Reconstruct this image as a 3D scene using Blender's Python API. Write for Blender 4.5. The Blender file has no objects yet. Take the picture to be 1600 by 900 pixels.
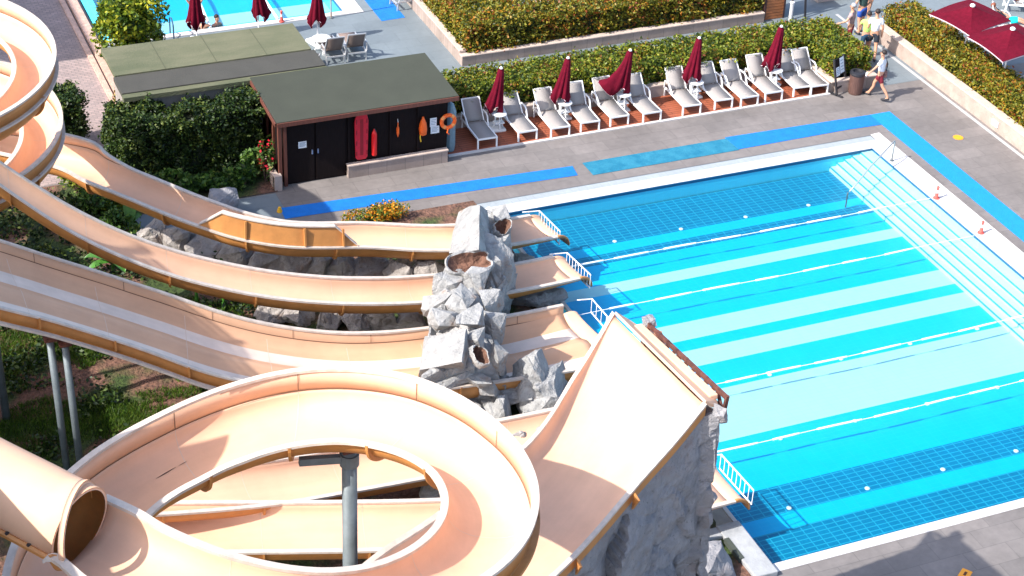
import bpy, bmesh, math, random
import numpy as np
from mathutils import Vector, Matrix, noise
random.seed(7); RNG = np.random.default_rng(11)
D = bpy.data; SC = bpy.context.scene; COL = SC.collection
PI = math.pi; R = math.radians

# ------------------------------------------------------------------ camera
F_PX = 2897.308; YAW, PITCH, ROLL = R(24.2595), R(32.72308), R(2.80807); CAM_H = 28.0
Fw = np.array([math.sin(YAW)*math.cos(PITCH), math.cos(YAW)*math.cos(PITCH), -math.sin(PITCH)])
r0 = np.array([math.cos(YAW), -math.sin(YAW), 0.0]); u0 = np.cross(r0, Fw)
Rt = math.cos(ROLL)*r0 + math.sin(ROLL)*u0
Up = -math.sin(ROLL)*r0 + math.cos(ROLL)*u0
cam = D.cameras.new('camera'); cam.sensor_width = 36; cam.lens = F_PX/1600*36
cam.clip_start = 0.5; cam.clip_end = 2000
co = D.objects.new('camera', cam); COL.objects.link(co)
m = Matrix.Identity(4)
for i in range(3):
    m[i][0] = Rt[i]; m[i][1] = Up[i]; m[i][2] = -Fw[i]
m[2][3] = CAM_H
co.matrix_world = m; SC.camera = co
def at(x, y, z=0.0):
    "point of the place at height z that the surveyed photo point (x, y) lies on"
    d = Fw + Rt*((x-800)/F_PX) - Up*((y-450)/F_PX)
    t = (z-CAM_H)/d[2]
    return np.array([0, 0, CAM_H]) + d*t

# ------------------------------------------------------------------ light
SUN_EL, SUN_AZ = R(43), R(6.0)          # shadows fall towards +X
w = D.worlds.new('World'); SC.world = w; w.use_nodes = True
nt = w.node_tree; bg = nt.nodes['Background']
sky = nt.nodes.new('ShaderNodeTexSky'); sky.sky_type = 'NISHITA'; sky.sun_disc = False
sky.sun_elevation = SUN_EL; sky.sun_rotation = R(-96)
sky.air_density = 0.85; sky.dust_density = 2.0; sky.ozone_density = 0.6
nt.links.new(sky.outputs[0], bg.inputs[0]); bg.inputs[1].default_value = 0.15
sl = D.lights.new('sun', 'SUN'); sl.energy = 3.3; sl.angle = R(0.5); sl.color = (1, 0.955, 0.89)
so = D.objects.new('sun', sl); COL.objects.link(so)
sd = Vector((math.cos(SUN_EL)*math.cos(SUN_AZ), math.cos(SUN_EL)*math.sin(SUN_AZ), -math.sin(SUN_EL)))
so.rotation_euler = sd.to_track_quat('-Z', 'Y').to_euler(); so.location = (-30, 35, 40)
SC.view_settings.view_transform = 'Standard'; SC.view_settings.look = 'None'
SC.view_settings.gamma = 1; SC.view_settings.exposure = 1.28
SC.cycles.max_bounces = 7; SC.cycles.transparent_max_bounces = 10

# ------------------------------------------------------------------ materials
MATS = {}
def mat(name, col, rough=0.6, var=0.0, vscale=6, bump=0.0, bscale=40, metal=0.0, coat=0.0, col2=None, spec=None, stretch=None, emit=None):
    if name in MATS: return MATS[name]
    M = D.materials.new(name); M.use_nodes = True
    n = M.node_tree; b = n.nodes['Principled BSDF']
    b.inputs['Base Color'].default_value = (*col, 1); b.inputs['Roughness'].default_value = rough
    b.inputs['Metallic'].default_value = metal; b.inputs['Coat Weight'].default_value = coat
    b.inputs['Coat Roughness'].default_value = 0.15
    if spec is not None: b.inputs['Specular IOR Level'].default_value = spec
    tc = n.nodes.new('ShaderNodeTexCoord'); src = tc.outputs['Object']
    if stretch:
        mp = n.nodes.new('ShaderNodeMapping'); mp.inputs['Scale'].default_value = stretch
        n.links.new(src, mp.inputs[0]); src = mp.outputs[0]
    if var > 0 or col2:
        nz = n.nodes.new('ShaderNodeTexNoise'); nz.inputs['Scale'].default_value = vscale; nz.inputs['Detail'].default_value = 7
        nz.inputs['Roughness'].default_value = 0.62
        n.links.new(src, nz.inputs['Vector'])
        rp = n.nodes.new('ShaderNodeValToRGB')
        c2 = col2 if col2 else tuple(min(1, c*(1+var)) for c in col)
        c1 = col if col2 else tuple(c*(1-var) for c in col)
        rp.color_ramp.elements[0].color = (*c1, 1); rp.color_ramp.elements[1].color = (*c2, 1)
        rp.color_ramp.elements[0].position = 0.36; rp.color_ramp.elements[1].position = 0.66
        n.links.new(nz.outputs[0], rp.inputs[0]); n.links.new(rp.outputs[0], b.inputs['Base Color'])
    if bump > 0:
        nb = n.nodes.new('ShaderNodeTexNoise'); nb.inputs['Scale'].default_value = bscale; nb.inputs['Detail'].default_value = 6
        n.links.new(src, nb.inputs['Vector'])
        bp = n.nodes.new('ShaderNodeBump'); bp.inputs['Strength'].default_value = bump; bp.inputs['Distance'].default_value = 0.05
        n.links.new(nb.outputs[0], bp.inputs['Height']); n.links.new(bp.outputs[0], b.inputs['Normal'])
    MATS[name] = M; return M
def tile_mat(name, c1, c2, mortar, bw, bh, msize, rough=0.6, var=0.12, vscale=0.7, bump=0.0, rot=0.0, offset=0.5, spec=0.3):
    M = D.materials.new(name); M.use_nodes = True; n = M.node_tree; b = n.nodes['Principled BSDF']
    tc = n.nodes.new('ShaderNodeTexCoord'); mp = n.nodes.new('ShaderNodeMapping'); mp.inputs['Rotation'].default_value = (0, 0, rot)
    n.links.new(tc.outputs['Object'], mp.inputs[0])
    br = n.nodes.new('ShaderNodeTexBrick'); n.links.new(mp.outputs[0], br.inputs['Vector'])
    br.inputs['Color1'].default_value = (*c1, 1); br.inputs['Color2'].default_value = (*c2, 1); br.inputs['Mortar'].default_value = (*mortar, 1)
    br.inputs['Scale'].default_value = 1; br.inputs['Brick Width'].default_value = bw; br.inputs['Row Height'].default_value = bh
    br.inputs['Mortar Size'].default_value = msize; br.inputs['Bias'].default_value = 0; br.offset = offset
    br.inputs['Mortar Smooth'].default_value = 0.1
    def nz(sc, lo, hi, det=6):
        z = n.nodes.new('ShaderNodeTexNoise'); z.inputs['Scale'].default_value = sc; z.inputs['Detail'].default_value = det; z.inputs['Roughness'].default_value = 0.65
        n.links.new(tc.outputs['Object'], z.inputs['Vector'])
        r_ = n.nodes.new('ShaderNodeMapRange'); r_.inputs[1].default_value = 0.3; r_.inputs[2].default_value = 0.7
        r_.inputs[3].default_value = lo; r_.inputs[4].default_value = hi; n.links.new(z.outputs[0], r_.inputs[0]); return r_.outputs[0]
    mul = n.nodes.new('ShaderNodeMath'); mul.operation = 'MULTIPLY'
    n.links.new(nz(vscale, 1-var, 1+var), mul.inputs[0]); n.links.new(nz(vscale*9, 1-var*0.6, 1+var*0.6), mul.inputs[1])
    mx = n.nodes.new('ShaderNodeVectorMath'); mx.operation = 'SCALE'
    n.links.new(br.outputs[0], mx.inputs[0]); n.links.new(mul.outputs[0], mx.inputs['Scale'])
    n.links.new(mx.outputs[0], b.inputs['Base Color']); b.inputs['Roughness'].default_value = rough; b.inputs['Specular IOR Level'].default_value = spec
    if bump:
        bp = n.nodes.new('ShaderNodeBump'); bp.inputs['Strength'].default_value = bump; bp.inputs['Distance'].default_value = 0.01
        n.links.new(br.outputs[1], bp.inputs['Height']); bp.invert = True; n.links.new(bp.outputs[0], b.inputs['Normal'])
    MATS[name] = M; return M
def leaf_mat(name, stops, transl=0.25):
    M = D.materials.new(name); M.use_nodes = True; n = M.node_tree; b = n.nodes['Principled BSDF']
    g = n.nodes.new('ShaderNodeNewGeometry'); rp = n.nodes.new('ShaderNodeValToRGB')
    tc = n.nodes.new('ShaderNodeTexCoord'); nz = n.nodes.new('ShaderNodeTexNoise'); nz.inputs['Scale'].default_value = 1.3; nz.inputs['Detail'].default_value = 3
    n.links.new(tc.outputs['Object'], nz.inputs['Vector'])
    ad = n.nodes.new('ShaderNodeMath'); ad.operation = 'MULTIPLY_ADD'; ad.inputs[1].default_value = 1.1; ad.inputs[2].default_value = -0.55
    n.links.new(nz.outputs[0], ad.inputs[0])
    a2 = n.nodes.new('ShaderNodeMath'); a2.operation = 'ADD'; n.links.new(ad.outputs[0], a2.inputs[0]); n.links.new(g.outputs['Random Per Island'], a2.inputs[1])
    n.links.new(a2.outputs[0], rp.inputs[0])
    e = rp.color_ramp.elements
    e[0].position, e[0].color = stops[0][0], (*stops[0][1], 1); e[1].position, e[1].color = stops[-1][0], (*stops[-1][1], 1)
    for p, c in stops[1:-1]:
        q = e.new(p); q.color = (*c, 1)
    n.links.new(rp.outputs[0], b.inputs['Base Color']); b.inputs['Roughness'].default_value = 0.5; b.inputs['Specular IOR Level'].default_value = 0.35
    tr = n.nodes.new('ShaderNodeBsdfTranslucent'); n.links.new(rp.outputs[0], tr.inputs[0])
    mx = n.nodes.new('ShaderNodeMixShader'); mx.inputs[0].default_value = transl
    n.links.new(b.outputs[0], mx.inputs[1]); n.links.new(tr.outputs[0], mx.inputs[2]); n.links.new(mx.outputs[0], n.nodes['Material Output'].inputs[0])
    MATS[name] = M; return M
def rock_mat(name, base, pale, stain):
    M = D.materials.new(name); M.use_nodes = True; n = M.node_tree; b = n.nodes['Principled BSDF']
    tc = n.nodes.new('ShaderNodeTexCoord')
    def nz(sc, det=8, ro=0.65):
        z = n.nodes.new('ShaderNodeTexNoise'); z.inputs['Scale'].default_value = sc; z.inputs['Detail'].default_value = det; z.inputs['Roughness'].default_value = ro
        n.links.new(tc.outputs['Object'], z.inputs['Vector']); return z.outputs[0]
    def ramp(src, a, ca, bb, cb):
        r_ = n.nodes.new('ShaderNodeValToRGB'); r_.color_ramp.elements[0].position = a; r_.color_ramp.elements[0].color = (*ca, 1)
        r_.color_ramp.elements[1].position = bb; r_.color_ramp.elements[1].color = (*cb, 1); n.links.new(src, r_.inputs[0]); return r_.outputs[0]
    def mix(f, a, c):
        x = n.nodes.new('ShaderNodeMix'); x.data_type = 'RGBA'; n.links.new(f, x.inputs[0]); n.links.new(a, x.inputs[6])
        if isinstance(c, tuple): x.inputs[7].default_value = (*c, 1)
        else: n.links.new(c, x.inputs[7])
        return x.outputs[2]
    c = ramp(nz(2.2), 0.35, base, 0.68, pale)
    c = mix(ramp(nz(1.1, 5), 0.56, (0, 0, 0), 0.70, (1, 1, 1)), c, stain)
    c = mix(ramp(nz(14, 4), 0.60, (0, 0, 0), 0.74, (0.7, 0.7, 0.7)), c, tuple(v*0.35 for v in base))
    n.links.new(c, b.inputs['Base Color']); b.inputs['Roughness'].default_value = 0.92; b.inputs['Specular IOR Level'].default_value = 0.2
    vo = n.nodes.new('ShaderNodeTexVoronoi'); vo.feature = 'DISTANCE_TO_EDGE'; vo.inputs['Scale'].default_value = 1.6
    wr = n.nodes.new('ShaderNodeMix'); wr.data_type = 'VECTOR'; wr.inputs[0].default_value = 0.25
    nv = n.nodes.new('ShaderNodeTexNoise'); nv.inputs['Scale'].default_value = 2; n.links.new(tc.outputs['Object'], nv.inputs['Vector'])
    n.links.new(tc.outputs['Object'], wr.inputs[4]); n.links.new(nv.outputs[1], wr.inputs[5]); n.links.new(wr.outputs[1], vo.inputs['Vector'])
    cl = n.nodes.new('ShaderNodeMath'); cl.operation = 'MINIMUM'; cl.inputs[1].default_value = 0.05; n.links.new(vo.outputs[0], cl.inputs[0])
    ad = n.nodes.new('ShaderNodeMath'); ad.operation = 'MULTIPLY_ADD'; ad.inputs[1].default_value = 4.0
    n.links.new(cl.outputs[0], ad.inputs[0]); n.links.new(nz(9, 9, 0.7), ad.inputs[2])
    bp = n.nodes.new('ShaderNodeBump'); bp.inputs['Strength'].default_value = 0.75; bp.inputs['Distance'].default_value = 0.12
    n.links.new(ad.outputs[0], bp.inputs['Height']); n.links.new(bp.outputs[0], b.inputs['Normal'])
    MATS[name] = M; return M

# ------------------------------------------------------------------ object helpers
def link(o, parent=None):
    COL.objects.link(o)
    if parent is not None: o.parent = parent
    return o
def tag(o, label=None, cat=None, group=None, kind=None):
    if label: o['label'] = label
    if cat: o['category'] = cat
    if group: o['group'] = group
    if kind: o['kind'] = kind
    return o
def thing(name, label, cat, loc=(0, 0, 0), rz=0.0, group=None):
    o = D.objects.new(name, None); o.empty_display_size = 0.2; COL.objects.link(o)
    o.location = loc; o.rotation_euler = (0, 0, rz)
    return tag(o, label, cat, group)
def mesh(name, verts, faces, mats, parent=None, smooth=False, fmat=None):
    me = D.meshes.new(name); me.from_pydata([tuple(map(float, v)) for v in verts], [], faces); 
    for M in (mats if isinstance(mats, (list, tuple)) else [mats]): me.materials.append(M)
    if fmat is not None: me.polygons.foreach_set('material_index', fmat)
    if smooth: me.polygons.foreach_set('use_smooth', [True]*len(me.polygons))
    me.update()
    return link(D.objects.new(name, me), parent)
def from_bm(name, bm, mats, parent=None, smooth=False, angle=None):
    bmesh.ops.recalc_face_normals(bm, faces=bm.faces)
    me = D.meshes.new(name); bm.to_mesh(me); bm.free()
    for M in (mats if isinstance(mats, (list, tuple)) else [mats]): me.materials.append(M)
    if smooth: me.polygons.foreach_set('use_smooth', [True]*len(me.polygons))
    o = link(D.objects.new(name, me), parent)
    return o
def copy_tree(o, parent=None):
    c = o.copy(); COL.objects.link(c)
    if parent is not None: c.parent = parent
    for ch in list(o.children): copy_tree(ch, c)
    return c
class MB:
    "collects shapes for ONE mesh"
    def __init__(s): s.v = []; s.f = []; s.m = []
    def add(s, v, f, m=0):
        k = len(s.v); s.v += [tuple(map(float, p)) for p in v]; s.f += [tuple(i+k for i in q) for q in f]; s.m += [m]*len(f); return s
    def box(s, a, b, m=0, M=None):
        x0, y0, z0 = a; x1, y1, z1 = b
        v = [(x0, y0, z0), (x1, y0, z0), (x1, y1, z0), (x0, y1, z0), (x0, y0, z1), (x1, y0, z1), (x1, y1, z1), (x0, y1, z1)]
        if M is not None: v = [tuple(M @ Vector(p)) for p in v]
        return s.add(v, [(0, 3, 2, 1), (4, 5, 6, 7), (0, 1, 5, 4), (1, 2, 6, 5), (2, 3, 7, 6), (3, 0, 4, 7)], m)
    def tube(s, pts, rad, n=8, m=0, cap=True, ry=None):
        P = np.array(pts, float); k = len(P); rad = np.broadcast_to(np.array(rad, float), (k,))
        T = np.gradient(P, axis=0) if k > 2 else np.array([P[1]-P[0]]*2)
        V = []; prev = None
        for i in range(k):
            t = T[i]/np.linalg.norm(T[i])
            a = prev if prev is not None else (np.array([0, 0, 1.]) if abs(t[2]) < 0.9 else np.array([1., 0, 0]))
            a = a - t*(a@t); a /= np.linalg.norm(a); b = np.cross(t, a); prev = a
            for j in range(n):
                q = 2*PI*j/n; V.append(P[i]+rad[i]*(a*math.cos(q)+b*math.sin(q)))
        Fc = [(i*n+j, i*n+(j+1) % n, (i+1)*n+(j+1) % n, (i+1)*n+j) for i in range(k-1) for j in range(n)]
        if cap: Fc += [tuple(range(n))[::-1], tuple((k-1)*n+j for j in range(n))]
        return s.add(V, Fc, m)
    def bar(s, a, b, wd, ht, m=0):
        a = np.array(a, float); b = np.array(b, float); t = b-a; t /= np.linalg.norm(t)
        up = np.array([0, 0, 1.]) if abs(t[2]) < 0.95 else np.array([0, 1., 0])
        sx = np.cross(t, up); sx /= np.linalg.norm(sx); uz = np.cross(sx, t)
        V = [p+sx*wd/2*i+uz*ht/2*j for p in (a, b) for i, j in ((-1, -1), (1, -1), (1, 1), (-1, 1))]
        return s.add(V, [(0, 1, 2, 3), (7, 6, 5, 4), (0, 4, 5, 1), (1, 5, 6, 2), (2, 6, 7, 3), (3, 7, 4, 0)], m)
    def lathe(s, prof, c=(0, 0, 0), n=16, m=0):
        V = [(c[0]+r_*math.cos(2*PI*j/n), c[1]+r_*math.sin(2*PI*j/n), c[2]+z) for r_, z in prof for j in range(n)]
        k = len(prof)
        Fc = [(i*n+j, i*n+(j+1) % n, (i+1)*n+(j+1) % n, (i+1)*n+j) for i in range(k-1) for j in range(n)]
        Fc += [tuple(range(n))[::-1], tuple((k-1)*n+j for j in range(n))]
        return s.add(V, Fc, m)
    def prism(s, poly, z0, z1, m=0):
        n = len(poly); V = [(x, y, z0) for x, y in poly]+[(x, y, z1) for x, y in poly]
        return s.add(V, [tuple(range(n))[::-1], tuple(range(n, 2*n))]+[(i, (i+1) % n, n+(i+1) % n, n+i) for i in range(n)], m)
    def build(s, name, mats, parent=None, smooth=False, bevel=0.0):
        o = mesh(name, s.v, s.f, mats, parent, smooth, s.m)
        if bevel > 0:
            b = o.modifiers.new('bevel', 'BEVEL'); b.width = bevel; b.segments = 2; b.limit_method = 'ANGLE'; b.angle_limit = R(40)
        return o
def struct(name, mb, mats, smooth=False):
    return tag(mb.build(name, mats, None, smooth), kind='structure')
def fbm(x, y, z, oct=3):
    return noise.fractal(Vector((x, y, z)), 1.0, 2.0, oct)

# ------------------------------------------------------------------ material list
TILE = tile_mat('pool_deck_stone', (.195, .175, .165), (.168, .152, .144), (.140, .127, .121), 1.2, .6, .010, .55, .18, .5)
TERR = tile_mat('terrace_stone', (.170, .200, .217), (.152, .180, .197), (.125, .148, .163), 1.2, .6, .006, .55, .10, .5)
BRICK = tile_mat('path_brick', (.36, .27, .25), (.27, .21, .20), (.20, .17, .16), .24, .12, .012, .8, .14, .8, 0.4)
WHITE_ST = mat('white_stone', (.56, .535, .515), .5, .07, 3)
GRATE = tile_mat('gutter_grate', (.36, .40, .42), (.33, .37, .39), (.20, .22, .23), .5, .04, .006, .5, .08, 1)
BLUE_MAT = mat('blue_rubber', (.0, .155, .56), .75, .10, 3, .3, 300)
BLUE_MAT2 = mat('worn_blue_rubber', (.0, .135, .235), .8, 0, 2.5, .3, 300, col2=(.02, .20, .30))
TIMBER = tile_mat('red_timber', (.34, .10, .052), (.28, .082, .042), (.10, .032, .02), 3.0, .13, .010, .6, .14, 1.5, .4)
POOL_C = tile_mat('pool_cyan_tile', (.0, .455, .80), (.0, .445, .79), (.015, .475, .81), .30, .15, .006, .3, .03, 1, offset=0)
POOL_P = tile_mat('pool_pale_tile', (.385, .62, .68), (.375, .61, .67), (.35, .59, .66), .30, .15, .006, .3, .02, 1, offset=0)
POOL_D = tile_mat('pool_dark_tile', (.0, .185, .345), (.0, .165, .32), (.015, .32, .49), .30, .15, .015, .3, .05, 1, offset=0)
NAVY = mat('navy_tile', (.01, .10, .22), .3)
STEP_M = tile_mat('step_tile', (.55, .82, .86), (.54, .81, .85), (.50, .78, .83), .38, .17, .006, .3, .02, 1)
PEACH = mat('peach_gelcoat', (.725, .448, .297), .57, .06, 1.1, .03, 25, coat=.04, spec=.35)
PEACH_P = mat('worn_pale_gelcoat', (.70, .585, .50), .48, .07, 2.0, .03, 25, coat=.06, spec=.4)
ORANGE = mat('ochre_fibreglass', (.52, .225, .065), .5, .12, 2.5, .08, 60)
RIM_M = mat('weathered_rim', (.56, .48, .41), .7, .14, 5)
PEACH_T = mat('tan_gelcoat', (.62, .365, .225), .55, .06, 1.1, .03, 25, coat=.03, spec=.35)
def streaks(M, amt):
    "long wear and water streaks that run down the chute (uses the chute's own UV: metres along, metres across)"
    n = M.node_tree; b = n.nodes['Principled BSDF']; src = b.inputs['Base Color'].links[0].from_socket
    uv = n.nodes.new('ShaderNodeUVMap'); acc = None
    for sx, sy, sc, lo, hi in ((.22, 2.6, 1.0, 1-amt, 1+amt*.6), (.9, 7.0, 1.0, 1-amt*.4, 1+amt*.3)):
        mp = n.nodes.new('ShaderNodeMapping'); mp.inputs['Scale'].default_value = (sx, sy, 1); n.links.new(uv.outputs[0], mp.inputs[0])
        z = n.nodes.new('ShaderNodeTexNoise'); z.inputs['Scale'].default_value = sc; z.inputs['Detail'].default_value = 5; n.links.new(mp.outputs[0], z.inputs['Vector'])
        r_ = n.nodes.new('ShaderNodeMapRange'); r_.inputs[1].default_value = .32; r_.inputs[2].default_value = .68; r_.inputs[3].default_value = lo; r_.inputs[4].default_value = hi; n.links.new(z.outputs[0], r_.inputs[0])
        if acc is None: acc = r_.outputs[0]
        else:
            q = n.nodes.new('ShaderNodeMath'); q.operation = 'MULTIPLY'; n.links.new(acc, q.inputs[0]); n.links.new(r_.outputs[0], q.inputs[1]); acc = q.outputs[0]
    v = n.nodes.new('ShaderNodeVectorMath'); v.operation = 'SCALE'; n.links.new(src, v.inputs[0]); n.links.new(acc, v.inputs['Scale']); n.links.new(v.outputs[0], b.inputs['Base Color'])
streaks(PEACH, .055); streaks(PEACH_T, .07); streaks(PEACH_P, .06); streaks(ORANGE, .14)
SEAM = mat('dark_sealant', (.16, .085, .05), .7)
JOINT = mat('joint_sealant', (.62, .47, .36), .6)
GALV = mat('galvanised_steel', (.17, .20, .215), .55, 0, 3.0, 0.1, 20, metal=.25, col2=(.115, .14, .15))
RUSTY = mat('rusty_steel', (.06, .020, .015), .85, 0, 5, .3, 40, col2=(.17, .06, .04))
WHITE = mat('white_paint', (.82, .82, .82), .4)
WHITE_PL = mat('white_plastic', (.78, .79, .78), .45)
ROPE_M = mat('white_float', (.80, .84, .84), .5)
ROCK = rock_mat('grey_rock', (.26, .26, .258), (.44, .44, .435), (.25, .175, .13))
ROCK_D = rock_mat('dark_rock', (.24, .236, .248), (.37, .36, .37), (.25, .20, .19))
ROCK_B = rock_mat('brown_rock', (.26, .23, .21), (.43, .40, .375), (.20, .13, .10))
SOIL = mat('soil', (.10, .048, .03), .95, 0, 3, .8, 12, col2=(.20, .105, .07))
PLANT_ST = mat('planter_stone', (.50, .40, .34), .75, .10, 4, .2, 30)
PLANT_FACE = tile_mat('planter_stone_block', (.34, .27, .235), (.28, .225, .195), (.21, .17, .15), .6, .22, .010, .8, .12, 2, .3)
BURG = mat('burgundy_canvas', (.110, .004, .015), .9, .15, 8, .2, 60, spec=.1)
BURG_L = mat('pale_hem', (.60, .45, .50), .8)
SLING = mat('grey_sling', (.30, .275, .26), .75, .05, 40, .2, 200)
SLING_D = mat('brown_sling', (.20, .15, .13), .75, .05, 40, .2, 200)
ROOF_G = mat('green_grey_felt', (.040, .045, .031), .9, .08, 1.2, .25, 60)
ROOF_O = mat('olive_felt', (.082, .092, .048), .9, 0, 1.3, .4, 30, col2=(.135, .132, .078), stretch=(.35, 1, 1))
ROOF_D = mat('grey_felt', (.052, .050, .042), .9, .08, 1.5, .25, 60)
DARK_WOOD = mat('dark_stained_wood', (.010, .006, .006), .75, .25, 6, .2, 30, spec=.15, stretch=(8, 8, .6))
RED_WOOD = mat('red_brown_wood', (.13, .042, .026), .6, .2, 6, .2, 30, stretch=(6, 6, .5))
SLAT_WOOD = mat('honey_slat_wood', (.36, .13, .045), .6, .2, 5, .2, 30, stretch=(.6, .6, 6))
PAPER = mat('white_paper', (.75, .80, .82), .7)
INK = mat('printed_ink', (.22, .30, .36), .7)
RED_PL = mat('red_plastic', (.62, .012, .03), .4, .1, 12)
RED_D = mat('dark_red_plastic', (.30, .004, .012), .5)
ORANGE_PL = mat('orange_plastic', (.90, .13, .01), .45)
YELLOW_PL = mat('yellow_paint', (.80, .32, .02), .6)
BLACK_M = mat('black_metal', (.02, .02, .025), .5)
BLUE_ST = mat('blue_grey_plastic', (.16, .25, .30), .5, .1, 8)
BIN_M = mat('brown_bin_wood', (.10, .05, .04), .6, .2, 6, .2, 30, stretch=(8, 8, .6))
STEEL = mat('brushed_steel', (.38, .42, .44), .3, metal=.8)
CONC = mat('grey_concrete', (.34, .35, .36), .85, .14, 3, .3, 30)
SKIN = mat('skin', (.52, .27, .17), .55)
HAIR = mat('dark_hair', (.02, .014, .012), .7)
GREEN_CORE = mat('inner_twigs', (.018, .026, .008), .9)
LEAF_OLIVE = leaf_mat('hedge_leaves', [(0, (0.0197, 0.0442, 0.0049)), (0.28, (0.0722, 0.1125, 0.0098)), (0.55, (0.164, 0.2089, 0.0164)), (0.8, (0.2493, 0.2572, 0.0246)), (0.93, (0.2755, 0.1527, 0.0164)), (1, (0.1706, 0.0563, 0.0164))])
LEAF_GOLD = leaf_mat('golden_hedge_leaves', [(0, (0.0256, 0.0412, 0.0051)), (0.25, (0.1023, 0.1154, 0.0102)), (0.55, (0.212, 0.2061, 0.0187)), (0.78, (0.307, 0.2309, 0.0213)), (0.91, (0.3801, 0.1402, 0.0127)), (1, (0.2193, 0.0495, 0.017))])
LEAF_DARK = leaf_mat('conifer_leaves', [(0, (.006, .016, .004)), (.4, (.018, .045, .008)), (.75, (.05, .085, .012)), (1, (.11, .14, .025))], .15)
LEAF_LIME = leaf_mat('yellow_green_leaves', [(0, (.02, .05, .005)), (.35, (.07, .13, .01)), (.7, (.22, .28, .015)), (1, (.42, .40, .03))])
LEAF_MID = leaf_mat('mid_green_leaves', [(0, (.012, .035, .006)), (.45, (.04, .10, .015)), (.8, (.10, .19, .025)), (1, (.20, .27, .05))])
LEAF_FLOWER = leaf_mat('flowering_leaves', [(0, (.03, .07, .01)), (.35, (.12, .17, .02)), (.55, (.25, .24, .03)), (.62, (.62, .22, .01)), (1, (.75, .33, .02))])
LEAF_RED = leaf_mat('red_flower_leaves', [(0, (.03, .07, .012)), (.5, (.09, .16, .03)), (.72, (.14, .2, .04)), (.78, (.55, .01, .03)), (1, (.6, .02, .05))])
GRASS_M = leaf_mat('grass_blades', [(0, (.015, .045, .004)), (.5, (.05, .12, .008)), (1, (.13, .20, .02))])
BANANA = mat('banana_leaf', (.05, .16, .02), .45, .35, 8)

# ================================================================== THE SETTING
def sheet(name, polys, z, M):
    b = MB()
    for p in polys: b.add([(x, y, z) for x, y in p], [tuple(range(len(p)))])
    return struct(name, b, M)
def rect(x0, x1, y0, y1): return [(x0, y0), (x1, y0), (x1, y1), (x0, y1)]
# deck stone: one wide sheet with the two pools left open
PX0, PX1, PY0, PY1 = 19.0, 32.1, 27.0, 43.58          # water edge of the main pool
BX0, BX1, BY0, BY1 = 11.0, 19.25, 58.75, 84.0          # water edge of the back pool
xs = [-140, BX0-.45, PX0-.3, BX1+.7, PX1+.75, 220]; ys = [-90, PY0-.27, PY1+.78, BY0-.3, BY1+.5, 260]
b = MB()
polys = []
ex = sorted(set([-140, BX0-.45, PX0-.3, BX1+.7, PX1+.75, 220])); ey = sorted(set(ys))
for i in range(len(ex)-1):
    for j in range(len(ey)-1):
        cx, cy = (ex[i]+ex[i+1])/2, (ey[j]+ey[j+1])/2
        if PX0-.3 < cx < PX1+.75 and PY0-.27 < cy < PY1+.78: continue
        if BX0-.45 < cx < BX1+.7 and BY0-.3 < cy < BY1+.5: continue
        polys.append(rect(ex[i], ex[i+1], ey[j], ey[j+1]))
sheet('pool_deck', polys, 0.0, TILE)
sheet('terrace', [rect(10.4, 220, 47.36, BY0-.32), rect(BX1+.72, 220, BY0-.32, 260), rect(8.0, 13.2, 44.9, 46.9)], 0.004, TERR)
sheet('brick_path', [rect(3.0, 9.85, 49.5, 90)], 0.006, BRICK)
b = MB(); b.box((9.85, 53.4, 0), (10.02, 75, .10)); b.box((10.10, 53.4, 0), (10.42, 75, .16)); struct('path_kerb', b, mat('pink_kerb', (.52, .34, .27), .8, .18, 5, .3, 25))
# main pool basin: striped floor
FZ = -0.55
bounds = [43.55, 41.78, 41.33, 40.83, 39.80, 39.30, 37.30, 36.50, 36.02, 35.28, 34.16, 32.10, 30.05, 29.07, 28.52, 26.95]
kinds = ['D', 'C', 'D', 'C', 'P', 'C', 'P', 'C', 'P', 'C', 'P', 'C', 'D', 'C', 'D']
b = MB()
for k, kd in enumerate(kinds):
    b.add([(18.95, bounds[k+1], FZ), (32.2, bounds[k+1], FZ), (32.2, bounds[k], FZ), (18.95, bounds[k], FZ)], [(0, 1, 2, 3)], 'CPD'.index(kd))
struct('pool_floor', b, [POOL_C, POOL_P, POOL_D])
b = MB()
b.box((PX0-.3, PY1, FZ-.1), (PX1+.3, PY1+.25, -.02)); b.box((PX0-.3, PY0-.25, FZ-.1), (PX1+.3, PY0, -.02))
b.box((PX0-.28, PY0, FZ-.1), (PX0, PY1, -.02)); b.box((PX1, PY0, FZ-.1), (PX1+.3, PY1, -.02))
struct('pool_wall', b, tile_mat('pool_wall_tile', (.10, .80, .97), (.09, .79, .96), (.14, .82, .97), .30, .15, .004, .3, .02, 1, offset=0))  # wall colour lightened to stand in for light scattered by the water
b = MB()                                            # navy tile line along the water edge
b.box((PX0, PY1-.012, -.10), (PX1, PY1-.002, .006)); b.box((PX0, PY0+.002, -.14), (PX1, PY0+.012, .006)); b.box((PX1-.012, PY0+.02, -.09), (PX1-.002, PY1-.02, .006)); b.box((PX0+.002, PY0+.02, -.14), (PX0+.012, PY1-.02, .006))
struct('waterline_tile', b, NAVY)
# steps along the far end
sx = [32.1, 31.66, 31.34, 31.07, 30.81, 30.57]; sz = [-.07, -.14, -.22, -.30, -.40]
b = MB(); nb = MB()
for k in range(5):
    b.box((sx[k+1], PY0+.012, FZ-.05), (sx[k]-.001 if k else 32.088, PY1-.013, sz[k])); nb.box((sx[k+1]-.004, PY0+.012, sz[k]-.035), (sx[k+1]+.030, PY1-.013, sz[k]+.004))
struct('pool_steps', b, STEP_M); struct('step_edge_tile', nb, mat('teal_tile', (.05, .34, .42), .4))
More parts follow.
